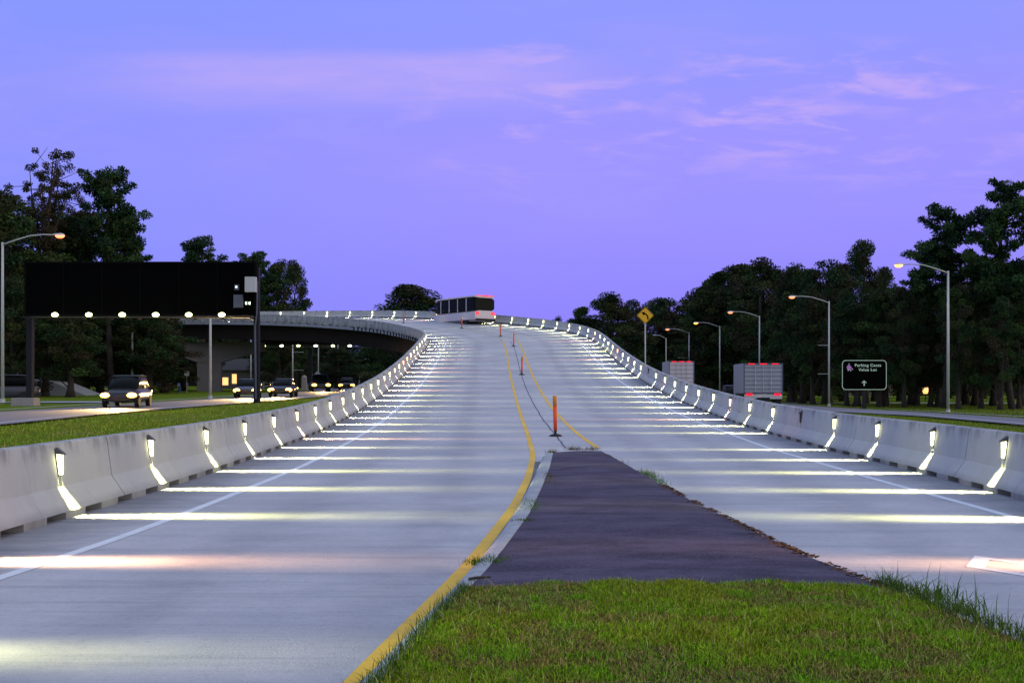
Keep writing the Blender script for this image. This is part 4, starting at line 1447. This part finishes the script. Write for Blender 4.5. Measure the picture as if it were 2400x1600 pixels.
# houses with lit windows
def house(px, Y, w_, label, wins):
    x = (px - CX) * Y / F; g = float(gz(x, Y))
    e = empty('house', (x, Y, g))
    MB().box((0, 0, 1.5), (w_, 6, 3.0)).build('wall', M['wall'], e)
    mb_ = MB(); mb_.loft([[(x_, -3.4, 3.0), (x_, 3.4, 3.0), (x_, 0, 4.9)] for x_ in (-w_/2 - .4, w_/2 + .4)])
    mb_.build('roof', M['roof'], e)
    for (wx, wz, ww, wh) in wins:
        f_ = MB(); f_.box((wx, -3.02, wz), (ww + .16, .06, wh + .16)); fo = f_.build('window', M['signwhite'], e)
        MB().box((wx, -3.06, wz), (ww, .04, wh)).build('pane', M['window_lit'], fo)
    tag(e, label, 'house')
house(552, 175, 9, 'small house with warm lit windows behind the bridge pier', [(-2.9, 1.1, 0.9, .9), (-0.9, 1.2, 1.0, 1.2), (0.6, 1.6, 0.7, 1.5), (2.4, 1.1, .9, .8)])
house(2010, 215, 12, 'dark house far behind the trees on the right', [(-4.4, 1.4, .8, .8)])


def lit_thing(px, py, Y, s_, label, name='lantern'):
    c = at(px, py, Y); g = float(gz(c.x, Y))
    e = empty(name, (c.x, Y, g)); zc = c.z - g
    MB().box((0, 0, zc / 2 - .1), (.10, .10, zc)).build('post', M['darksteel'], e)
    MB().lathe([(.16 * s_, zc - .30 * s_), (.26 * s_, zc - .1 * s_), (.26 * s_, zc + .25 * s_), (.12 * s_, zc + .34 * s_)], 10).build('lamp_shade', M['window_lit'], e, smooth=True)
    tag(e, label, 'lantern')
lit_thing(1858, 909, 165, 1.25, 'small yellow lantern glowing between trunks just right of the grey truck')
lit_thing(2169, 915, 150, 1.5, 'orange lantern glowing between trunks right of the parking sign')
# pale embankment slab far left
mb = MB(); mb.loft([[(-58, y_, -.2), (-35, y_, -.2), (-39.5, y_, 1.6), (-58, y_, 3.4)] for y_ in (92, 96)])
em = mb.build('embankment', M['embank']); tag(em, kind='structure')


# ---------------------------------------------------------------- trees
def leaf_cloud(centers, radii, nleaf, size, rng, palette, flat_=1.0, elong=1.0):
    """numpy leaf cards scattered in clumps -> verts, faces, colours"""
    V, CO = [], []
    for c, r in zip(centers, radii):
        n = nleaf if isinstance(nleaf, int) else int(nleaf(r))
        d = rng.normal(size=(n, 3)); d /= np.linalg.norm(d, axis=1)[:, None]
        rad = rng.random(n) ** 0.45
        p = d * rad[:, None] * np.array([r, r, r * flat_]) + c
        s_ = size * rng.uniform(0.6, 1.35, n)
        a = rng.normal(size=(n, 3)); a /= np.linalg.norm(a, axis=1)[:, None]
        a = a * 0.6 + d * 0.8; a /= np.linalg.norm(a, axis=1)[:, None]
        b = np.cross(a, rng.normal(size=(n, 3))); b /= np.linalg.norm(b, axis=1)[:, None]
        a = a * (s_ * elong)[:, None]; b = b * (s_ * 0.55)[:, None]
        q = np.stack([p - a * .5 - b * .35, p - a * .2 + b * .5, p + a * .6, p + a * .05 - b * .55], 1)
        V.append(q)
        base = np.array(palette[rng.integers(len(palette))]) * rng.uniform(0.6, 1.35)
        col = base[None] * rng.uniform(0.55, 1.5, (n, 1)) * (1 + rng.normal(0, .08, (n, 3)))
        CO.append(np.repeat(np.clip(col, 0.001, 1), 4, axis=0))
    V = np.concatenate(V).reshape(-1, 3); CO = np.concatenate(CO)
    return V, CO


def quads_mesh(name, V, CO, mat, k=4):
    n = len(V) // k
    me_ = bpy.data.meshes.new(name)
    me_.vertices.add(len(V)); me_.vertices.foreach_set('co', V.astype(np.float32).ravel())
    me_.loops.add(n * k); me_.loops.foreach_set('vertex_index', np.arange(n * k, dtype=np.int32))
    me_.polygons.add(n); me_.polygons.foreach_set('loop_start', np.arange(0, n * k, k, dtype=np.int32))
    me_.update(calc_edges=True)
    at_ = me_.attributes.new('col', 'FLOAT_COLOR', 'POINT')
    at_.data.foreach_set('color', np.concatenate([CO, np.ones((len(CO), 1))], 1).astype(np.float32).ravel())
    me_.materials.append(mat)
    return me_


PAL_PINE = [(0.018, 0.048, 0.016), (0.026, 0.064, 0.018), (0.036, 0.070, 0.018), (0.015, 0.038, 0.018)]
PAL_OAK = [(0.022, 0.048, 0.012), (0.034, 0.062, 0.014), (0.040, 0.052, 0.014), (0.016, 0.040, 0.013), (0.040, 0.034, 0.016)]
PAL_RUST = [(0.035, 0.036, 0.015), (0.050, 0.036, 0.018), (0.028, 0.040, 0.014)]


def tree_meshes(kind, seed):
    """unit tree of height 20 m; returns (trunk mesh, crown mesh)"""
    rng = np.random.default_rng(seed); H_ = 20.0
    tb_ = MB()
    ctr, rad = [], []
    bend = rng.normal(0, .35, 2)
    def tp(z): return Vector((bend[0] * math.sin(z / H_ * 2.4), bend[1] * math.sin(z / H_ * 2.9), z))
    if kind == 'pine':
        zs = np.linspace(-0.4, H_ * .95, 10)
        tb_.tube([tp(z) for z in zs], [.34 * (1 - .85 * max(z, 0) / H_) + .03 for z in zs], 8)
        n = 34
        for i in range(n):
            z = H_ * (0.50 + 0.47 * (i + rng.random()) / n)
            q = (z / H_ - .50) / .50
            R1 = (3.8 * (1 - q ** 2.6) + 1.0) * rng.uniform(.35, 1.0)
            an = rng.random() * 6.28
            root = tp(z - R1 * .35); tip = tp(z) + Vector((math.cos(an) * R1, math.sin(an) * R1, rng.uniform(-.2, .6)))
            mid_ = root.lerp(tip, .5) + Vector((0, 0, -.15))
            tb_.tube([root, mid_, tip], [.09, .06, .025], 5, cap=False)
            for j in range(int(2 + R1 * 1.1)):
                f_ = 1 - j * .22
                c = root.lerp(tip, f_) + Vector(rng.normal(0, .28, 3))
                ctr.append(np.array(c)); rad.append(rng.uniform(.45, .95))
        ctr.append(np.array(tp(H_ * .97))); rad.append(.9)
        V, CO = leaf_cloud(ctr, rad, lambda r: 270 * r * r + 50, .22, rng, PAL_PINE, flat_=.62, elong=1.25)
    elif kind == 'bare':     # broken crown with see-through limbs
        zs = np.linspace(-0.4, H_ * .6, 6)
        tb_.tube([tp(z) for z in zs], [.36 - .2 * max(z, 0) / H_ for z in zs], 8)
        for i in range(9):
            an = rng.random() * 6.28
            z = H_ * rng.uniform(.42, .62); root = tp(z)
            R1 = rng.uniform(2.0, 4.6); zt = H_ * rng.uniform(.72, 1.0)
            tip = Vector((math.cos(an) * R1, math.sin(an) * R1 * .6, zt))
            mid_ = root.lerp(tip, .5) + Vector(rng.normal(0, .3, 3))
            tb_.tube([root, mid_, tip], [.16, .09, .03], 6, cap=False)
            for j in range(10):
                b0 = mid_.lerp(tip, rng.random()); b1 = b0 + Vector(rng.normal(0, 1.1, 3)) + Vector((0, 0, .3))
                tb_.tube([b0, b1], [.04, .015], 4, cap=False)
                if rng.random() < .9:
                    ctr.append(np.array(b1)); rad.append(rng.uniform(.3, .62))
            ctr.append(np.array(tip)); rad.append(.5)
        V, CO = leaf_cloud(ctr, rad, lambda r: 330 * r, .15, rng, PAL_RUST, flat_=.7)
    else:
        full = kind == 'full'     # foliage almost to the ground
        zs = np.linspace(-0.4, H_ * .75, 8)
        tb_.tube([tp(z) for z in zs], [(.42 * (1.0 + .8 * math.exp(-max(z, 0) * 1.2))) * (1 - .75 * max(z, 0) / H_) for z in zs], 9)
        n = 74 if not full else 92
        for i in range(n):
            q = rng.random() ** .85
            z0 = .20 if not full else .06
            z = H_ * (z0 + (.98 - z0) * q)
            prof = math.sin(math.pi * min(1, (q * .86 + .14))) ** .55 if not full else (1 - q ** 3.0) ** .6
            R1 = 4.4 * max(prof, .18)
            an = rng.random() * 6.28; rr_ = R1 * rng.random() ** .5
            c = tp(z) + Vector((math.cos(an) * rr_, math.sin(an) * rr_, 0))
            if i % 3 == 0:
                root = tp(max(1.5, z - rr_ * .9 - 1.0)); tb_.tube([root, root.lerp(c, .5) + Vector((0, 0, .2)), c], [.14, .08, .03], 5, cap=False)
            ctr.append(np.array(c)); rad.append(rng.uniform(.75, 1.65))
        V, CO = leaf_cloud(ctr, rad, lambda r: 165 * r * r + 30, .285, rng, PAL_OAK, flat_=.72)
    tm = tb_.build('tmp', M['bark'], smooth=True, fix=False); tme = tm.data; tme.name = 'trunk_' + kind
    bpy.data.objects.remove(tm)
    cme = quads_mesh('crown_' + kind, V, CO, M['leaf'])
    half = np.percentile(np.hypot(V[:, 0], V[:, 1]), 86)
    return tme, cme, float(half), float(V[:, 2].max())


LIB = {('pine', i): tree_meshes('pine', 10 + i) for i in range(4)}
LIB.update({('oak', i): tree_meshes('oak', 40 + i) for i in range(4)})
LIB.update({('full', i): tree_meshes('full', 60 + i) for i in range(3)})
LIB.update({('bare', i): tree_meshes('bare', 80 + i) for i in range(1)})
cnt = [0]


def tree(px, top, Y, kind, wpx, label, group=None, var=None, rot=None, name=None):
    k = Y / F
    x = (px - CX) * k; g = float(gz(x, Y))
    Ht = EYE + (HY - top) * k - g
    cnt[0] += 1
    nv = {'pine': 4, 'oak': 4, 'full': 3, 'bare': 1}[kind]
    v_ = cnt[0] % nv if var is None else var
    tme, cme, half, zmax = LIB[(kind, v_)]
    sz = Ht / zmax
    sx = wpx * k / 2 / half
    e = empty(name or {'pine': 'pine_tree', 'oak': 'oak_tree', 'full': 'leafy_tree', 'bare': 'sparse_tree'}[kind], (x, Y, g), (cnt[0] * 2.4) if rot is None else rot)
    e.scale = (sx, sx, sz)
    for nm, me_ in (('trunk', tme), ('crown', cme)):
        o_ = bpy.data.objects.new(nm, me_); C.objects.link(o_); o_.parent = e
    tag(e, label, 'tree', group)


TL_ = [
 (262, 382, 100, 'pine', 128, 'tall dark pine standing highest over the left half of the billboard'),
 (112, 332, 97, 'bare', 170, 'sparse tall tree with bare forked limbs at the top left'),
 (15, 440, 92, 'oak', 190, 'big leafy tree behind the street lamp at the left edge'),
 (-70, 400, 96, 'oak', 180, 'tall tree cut off by the left edge of the photo'),
 (110, 478, 99, 'oak', 200, 'bushy tree below the bare forked limbs'),
 (190, 492, 106, 'full', 180, 'dense tree just left of the tall dark pine'),
 (292, 520, 108, 'oak', 110, 'narrow leafy tree against the right flank of the tall pine'),
 (480, 549, 150, 'pine', 104, 'small open pine rising above the middle right of the billboard'),
 (603, 584, 152, 'pine', 100, 'pine behind the top right corner of the billboard'),
 (655, 604, 156, 'full', 110, 'broad tree right of the billboard, reaching down to the bridge'),
 (692, 606, 160, 'oak', 66, 'leaning tree at the right end of the tree group beside the billboard'),
 (955, 664, 152, 'full', 168, 'round dome-shaped dark tree left of the bus, behind the bridge'),
]
for r_ in TL_: tree(*r_)
gfl = 'trees filling the wood below the left billboard'
for i, (px, top, Y) in enumerate([(35, 640, 86), (105, 660, 90), (165, 690, 86), (235, 670, 102), (300, 690, 104), (352, 705, 100), (385, 730, 106), (-60, 620, 88), (70, 600, 112), (200, 640, 118), (330, 660, 122), (430, 772, 128), (395, 690, 135), (-10, 560, 118), (140, 560, 122)]):
    tree(px, top, Y, 'oak' if i % 3 else 'full', 130, 'dark tree in the wood below and left of the black billboard', gfl)
gfu = 'far trees seen under the bridge'
for i, (px, top, Y) in enumerate([(470, 762, 165), (520, 755, 190), (585, 755, 195), (640, 775, 170), (700, 800, 180), (755, 806, 190), (810, 800, 185), (860, 812, 175), (905, 806, 185), (950, 800, 190), (1000, 800, 200), (612, 815, 210), (675, 800, 215), (735, 800, 220), (790, 815, 170)]):
    tree(px, top, Y, 'full' if i % 2 else 'oak', 90, 'dark tree seen under the bridge beyond the left street', gfu)
TR_ = [
 (1428, 682, 150, 'full', 140, 'rounded tree mass left of the yellow diamond sign, its highest crown'),
 (1368, 716, 152, 'full', 80, 'lower rounded tree just left of the highest crown beside the yellow sign'),
 (1482, 700, 160, 'oak', 80, 'dark tree directly behind the yellow diamond sign'),
 (1306, 738, 175, 'full', 44, 'small far tree peeking over the right barrier at the crest'),
 (1556, 726, 205, 'oak', 90, 'low tree right of the yellow diamond sign'),
 (1612, 736, 200, 'oak', 90, 'low dark tree behind the bright orange street lamp'),
 (1668, 640, 178, 'full', 90, 'leftmost tall tree of the right-hand wood, with one limb reaching left'),
 (1722, 616, 168, 'oak', 130, 'tall dark tree above the grey box truck'),
 (1783, 601, 150, 'oak', 120, 'tall broad tree right above the truck, flat-topped'),
 (1862, 612, 140, 'full', 120, 'dark tree between the two lit street lamps'),
 (1935, 606, 126, 'oak', 120, 'dark tree behind the lamp with banner arms'),
 (2030, 558, 132, 'oak', 92, 'columnar tree standing out highest right of centre in the right wood'),
 (2078, 622, 128, 'oak', 70, 'tree just left of the bright orange lamp head'),
 (2148, 640, 118, 'full', 100, 'bushy tree under the arm of the tallest street lamp'),
 (2215, 475, 106, 'pine', 140, 'tall open pine behind the tallest street lamp pole'),
 (2285, 615, 118, 'oak', 120, 'leafy tree between the two tall pines on the right'),
 (2372, 410, 101, 'pine', 150, 'tallest pine at the right edge of the photo'),
 (2470, 430, 104, 'pine', 150, 'pine cut off by the right edge of the photo'),
 (2420, 600, 112, 'oak', 130, 'leafy tree at the right edge below the tallest pine'),
]
for r_ in TR_: tree(*r_)
gfr = 'trees filling the wood on the right'
rg = random.Random(8)
for i in range(15):
    px = 1560 + i * 64
    tree(px, 705 + rg.uniform(-20, 25) - (max(0, px - 2000) * .12), (200 if px < 1660 else 170 if px < 1760 else 148 if px < 1830 else 128) + rg.uniform(-4, 10) - (14 if px > 2000 else 0), 'oak', 118, 'dark tree filling the wood behind the street lamps on the right', gfr)
for i in range(14):
    px = 1400 + i * 82
    tree(px, 735 + rg.uniform(-20, 20), (206 if px < 1700 else 172) + rg.uniform(-4, 14), 'full' if i % 3 else 'oak', 120, 'far dark tree deep in the wood on the right', 'far trees deep in the right wood')
# slender trunks near the front of the right wood
for px, Y in ((2245, 101), (2300, 104), (2345, 99), (2388, 103), (2120, 108), (1985, 116), (1905, 122), (1850, 136), (2060, 112), (2180, 112)):
    tree(px, 690 + rg.uniform(-30, 30), Y, 'oak', 84, 'slender dark tree at the front edge of the wood on the right', 'front trees of the right wood', name='slender_tree')
for i, (px, top) in enumerate([(1690, 632), (1752, 618), (1822, 622), (1898, 628), (1975, 616), (2050, 640), (2110, 668), (1648, 668), (2255, 650), (2340, 640)]):
    tree(px, top, 150 if px > 1800 else 172, 'full', 110, 'dark tree', 'dense trees at the back of the right wood')
for i in range(30):
    px = -380 + i * 112 + rg.uniform(-30, 30)
    if 890 < px < 1340: continue
    tree(px, 838 + rg.uniform(-12, 12), 232 + rg.uniform(-8, 8), 'full', 150, 'shrub', 'distant dark shrubs along the horizon', name='shrub')
# far horizon belt
for i in range(46):
    px = -500 + i * 76 + rg.uniform(-20, 20)
    Y = 250 + rg.uniform(-15, 25)
    if 880 < px < 1290:
        top = 812
    elif px < 1200: top = 768
    else: top = 780
    tree(px, top + rg.uniform(-8, 8), Y, 'full', 110, 'distant dark tree in the belt of trees along the horizon', 'distant trees along the horizon')

# ---------------------------------------------------------------- lawn blades on the island
rng = np.random.default_rng(2)
kin, rge = arr(kerb_in), arr(right_e)
def inside_pts(n, y0, y1, extra=0.0):
    y = rng.uniform(y0, y1, n)
    xl = np.interp(y, kin[:, 1], kin[:, 0]); xr = np.interp(y, rge[:, 1], rge[:, 0])
    x = xl + (xr - xl + extra) * rng.random(n)
    return x, y, (x - xl) / (xr - xl)
def vnoise(x, y, s, seed):
    r = np.random.default_rng(seed); T = r.random((64, 64))
    u, v = x / s, y / s
    i, j = np.floor(u).astype(int), np.floor(v).astype(int)
    fu, fv = u - i, v - j
    fu, fv = fu * fu * (3 - 2 * fu), fv * fv * (3 - 2 * fv)
    g_ = lambda a, b: T[a % 64, b % 64]
    return (g_(i, j) * (1 - fu) + g_(i + 1, j) * fu) * (1 - fv) + (g_(i, j + 1) * (1 - fu) + g_(i + 1, j + 1) * fu) * fv
def blades(x, y, z, h_, wd, lean, col):
    n = len(x)
    an = rng.uniform(0, 2 * np.pi, n); ln = rng.uniform(0, 1, n) * lean
    dirx, diry = np.cos(an), np.sin(an)
    side = rng.uniform(0, 2 * np.pi, n); sx, sy = np.cos(side) * wd / 2, np.sin(side) * wd / 2
    V = np.zeros((n, 2, 4, 3))
    for q, (f0, f1, w0_, w1_) in enumerate(((0, .55, 1.0, .8), (.55, 1.0, .8, .1))):
        for idx, (f_, sgn, ww) in enumerate(((f0, -1, w0_), (f0, 1, w0_), (f1, 1, w1_), (f1, -1, w1_))):
            V[:, q, idx, 0] = x + dirx * ln * h_ * f_ ** 1.8 + sx * sgn * ww
            V[:, q, idx, 1] = y + diry * ln * h_ * f_ ** 1.8 + sy * sgn * ww
            V[:, q, idx, 2] = z + h_ * f_ * (1 - .35 * ln * f_)
    CO = np.repeat(col, 8, axis=0)
    return V.reshape(-1, 3), CO
def lawn(n, y0, y1, hm, wd):
    x, y, k = inside_pts(n, y0, y1, 0.06)
    y = y + (rng.random(n) < .3) * rng.normal(0, .03, n) + np.where(y > 6.9, (vnoise(x + 9, y * 0, .22, 5) - .5) * .16, 0)
    p1 = vnoise(x + 20, y + 20, .45, 1); p2 = vnoise(x + 20, y + 20, .13, 2)
    patch = p1 * .6 + p2 * .4
    z = ZI + 0.006 + 0.03 * np.sin(np.pi * np.clip(k, 0, 1))
    z = np.where(k > 1, .05, z)
    h_ = hm * (0.45 + patch) * rng.uniform(.5, 1.5, n)
    green = np.stack([.19 + .11 * p1, .35 + .13 * p2, .016 + .006 * p1], 1)
    brown = np.stack([.34 + .10 * p1, .27 + .06 * p2, .09 + 0 * p1], 1)
    fb = (rng.random(n) < (.18 + .45 * (patch < .43)))[:, None]
    col = np.where(fb, brown, green) * rng.uniform(.45, 1.45, (n, 1))
    dark = (rng.random(n) < .25)[:, None]
    col = np.where(dark, col * .4, col)
    return blades(x, y, z, h_, wd * rng.uniform(.7, 1.4, n), 1.25, col)
parts = [lawn(120000, 4.5, 7.18, .032, .0042), lawn(16000, -1.0, 4.5, .045, .008)]
# tall seed stalks and edge blades
def stalks(n, y0, y1, hm, where):
    y = rng.uniform(y0, y1, n)
    xl = np.interp(y, kin[:, 1], kin[:, 0]); xr = np.interp(y, rge[:, 1], rge[:, 0])
    x = xl + rng.normal(0, .03, n) if where == 'l' else (xr + rng.normal(.02, .04, n) if where == 'r' else xl + (xr - xl) * rng.random(n))
    c_ = np.array([[.42, .42, .16]]) * rng.uniform(.25, 1.2, (n, 1)) if where == 'm' else np.array([[.10, .17, .03]]) * rng.uniform(.3, 1.3, (n, 1))
    return blades(x, y, np.full(n, ZI + .01), hm * rng.uniform(.5, 1.4, n), np.full(n, .0045), 1.1, c_)
parts += [stalks(900, 4.6, 7.1, .085, 'm'), stalks(900, 4.6, 7.1, .075, 'l'), stalks(1100, 5.2, 7.3, .10, 'r')]
V = np.concatenate([p_[0] for p_ in parts]); CO = np.concatenate([p_[1] for p_ in parts])
gm = quads_mesh('grass', V, CO, M['blades'])
go_ = bpy.data.objects.new('grass', gm); C.objects.link(go_)
tag(go_, 'short green and brown lawn grass covering the near end of the island', 'grass', kind='stuff')


def verge(n, box, keepf, hm, wd, bright):
    x = rng.uniform(box[0], box[1], n); y = box[2] + (box[3] - box[2]) * rng.random(n) ** 1.25
    k = keepf(x, y); x, y = x[k], y[k]; n = len(x)
    p1 = vnoise(x + 50, y + 50, 2.6, 11); p2 = vnoise(x + 50, y + 50, .5, 12)
    g_ = np.stack([.16 + .12 * p1, .27 + .10 * p2, .025 + .01 * p1], 1)
    b_ = np.stack([.30 + .08 * p1, .25 + .06 * p2, .09 + 0 * p1], 1)
    col = np.where((rng.random(n) < .10 + .45 * (p1 < .42))[:, None], b_, g_) * rng.uniform(.4, 1.4, (n, 1)) * bright
    return blades(x, y, gz(x, y) - .01, hm * (.5 + p2) * rng.uniform(.5, 1.5, n), wd * rng.uniform(.6, 1.4, n), 1.1, col)
kl = lambda x, y: (x < np.interp(y, PL.p[:, 1], PL.p[:, 0], right=-7) - .75) & (x > np.interp(y, [p[1] for p in cl_left], [p[0] for p in cl_left]) + 3.6)
kr = lambda x, y: (x > np.interp(y, PR.p[:400, 1], PR.p[:400, 0]) + .8) & (x < np.interp(y, [p[1] for p in rl], [p[0] for p in rl]) - .35)
kr2 = lambda x, y: (x > np.interp(y, [p[1] for p in rr], [p[0] for p in rr]) + .4)
vp = [verge(90000, (-19, -5, 8, 85), kl, .075, .022, 1.15), verge(45000, (7, 21, 8, 75), kr, .075, .022, .8), verge(40000, (21, 60, 40, 130), kr2, .11, .045, .6)]
vm = quads_mesh('verge_grass', np.concatenate([p_[0] for p_ in vp]), np.concatenate([p_[1] for p_ in vp]), M['blades'])
vo = bpy.data.objects.new('verge_grass', vm); C.objects.link(vo)
tag(vo, 'mown green and straw-coloured grass on the verges outside both barriers', 'grass', kind='stuff')


# weed tufts
def tuft(px, py, n, h_, spread, label, green=True, along=(0, 0), wd=.005, z=ZI):
    p = G(px, py, z)
    x = p.x + rng.normal(0, spread, n) + along[0] * rng.uniform(-1, 1, n)
    y = p.y + rng.normal(0, spread, n) + along[1] * rng.uniform(-1, 1, n)
    t_ = (x - p.x, y - p.y)
    base = np.array([[.07, .15, .015]]) if green else np.array([[.13, .10, .045]])
    V_, CO_ = blades(t_[0], t_[1], np.zeros(n) - .02, h_ * rng.uniform(.4, 1.3, n), np.full(n, wd), 1.6, base * rng.uniform(.35, 1.5, (n, 1)))
    me_ = quads_mesh('weed_tuft', V_, CO_, M['blades'])
    o_ = bpy.data.objects.new('weed_tuft', me_); C.objects.link(o_); o_.location = p
    tag(o_, label, 'weeds', 'weed tufts on the island edges')
tuft(1147, 1314, 420, .06, .06, 'low green weed tuft on the kerb, nearest to the lawn', along=(.12, .12))
tuft(1228, 1219, 300, .05, .045, 'bright green weed tuft on the kerb, second from the lawn', along=(.05, .05))
tuft(1247, 1183, 420, .055, .045, 'long green weed tuft on the kerb halfway up the island', along=(.05, .55))
tuft(1287, 1120, 400, .06, .04, 'brownish weed tuft in the kerb joint near the island tip', False, along=(.03, .9))
tuft(1294, 1060, 200, .10, .06, 'dry weed tuft at the left corner of the island tip', False)
tuft(1345, 1052, 240, .10, .08, 'dry weed tuft at the middle of the island tip', False, along=(.12, 0))
tuft(1386, 1052, 160, .10, .06, 'dry weed tuft at the right corner of the island tip', False, along=(.1, 0))
tuft(1448, 1080, 160, .05, .05, 'thin weed tuft on the right island edge near the tip', along=(.08, .5), z=.06)
tuft(1525, 1118, 520, .10, .06, 'largest weed tuft on the right island edge, halfway along', along=(.08, 1.1), z=.06)
tuft(2178, 1392, 120, .17, .09, 'tall grassy weed clump at the right corner of the lawn', along=(.12, .05), wd=.007, z=.08)
tuft(2255, 1430, 90, .16, .07, 'upright weed clump on the right lawn edge', along=(.1, .1), wd=.007, z=.08)
tuft(2085, 1372, 60, .15, .05, 'small dark weed clump where lawn meets the asphalt on the right', along=(.1, .03), wd=.006, z=.08)

# leaf litter along the right edge of the island
n = 2600
y = rng.uniform(7.0, 15.5, n)
x = np.interp(y, rge[:, 1], rge[:, 0]) + .02 + rng.normal(0, .035, n) * (1 + vnoise(y, y * 0, .5, 7))
keep = vnoise(y * 3, y * 0 + 1, 1.0, 9) > .35
x, y = x[keep], y[keep]; n = len(x)
s_ = rng.uniform(.010, .028, n); an = rng.uniform(0, 6.28, n)
V = np.zeros((n, 4, 3))
for i, (a, b) in enumerate(((-1, -.4), (1, -.4), (1, .4), (-1, .4))):
    V[:, i, 0] = x + s_ * (a * np.cos(an) - b * np.sin(an)); V[:, i, 1] = y + s_ * (a * np.sin(an) + b * np.cos(an))
    V[:, i, 2] = np.where(x > np.interp(y, rge[:, 1], rge[:, 0]) + .06, .012, ZI * .75 + .015) + rng.random(n) * .018
col = np.array([[.13, .065, .03]]) * rng.uniform(.3, 1.3, (n, 1))
lm = quads_mesh('leaf_litter', V.reshape(-1, 3), np.repeat(col, 4, axis=0), M['litter'])
lo = bpy.data.objects.new('leaf_litter', lm); C.objects.link(lo)
tag(lo, 'brown dead leaves and debris gathered along the right edge of the island', 'leaf litter', kind='stuff')
# fallen stick on the kerb
mb = MB(); mb.tube([G(1098, 1356, .115), G(1118, 1353, .125), G(1150, 1351, .125)], [.010, .012, .006], 6)
sk = mb.build('stick', M['bark']); tag(sk, 'short brown stick lying across the kerb next to the lawn', 'stick')

# ---------------------------------------------------------------- labels of look-alike trees: told apart by their order in the photo
def order_labels(group, text):
    T = [o for o in bpy.data.objects if o.get('group') == group]
    T.sort(key=lambda o: o.location.x / o.location.y)
    for i, o in enumerate(T):
        o['label'] = text % ordinal(i + 1)
order_labels(gfl, '%s from the left of the dark trees in the wood below the billboard')
order_labels(gfu, '%s from the left of the dark trees seen under the bridge')
order_labels(gfr, '%s from the left of the dark trees behind the right street lamps')
order_labels('far trees deep in the right wood', '%s from the left of the far dark trees deep in the right wood')
order_labels('front trees of the right wood', '%s from the left of the slender trees fronting the right wood')
order_labels('dense trees at the back of the right wood', '%s from the left of the dense round trees at the back of the right wood')
order_labels('distant dark shrubs along the horizon', '%s from the left of the low dark shrubs far behind the trunks')
order_labels('distant trees along the horizon', '%s from the left of the distant dark trees along the horizon')
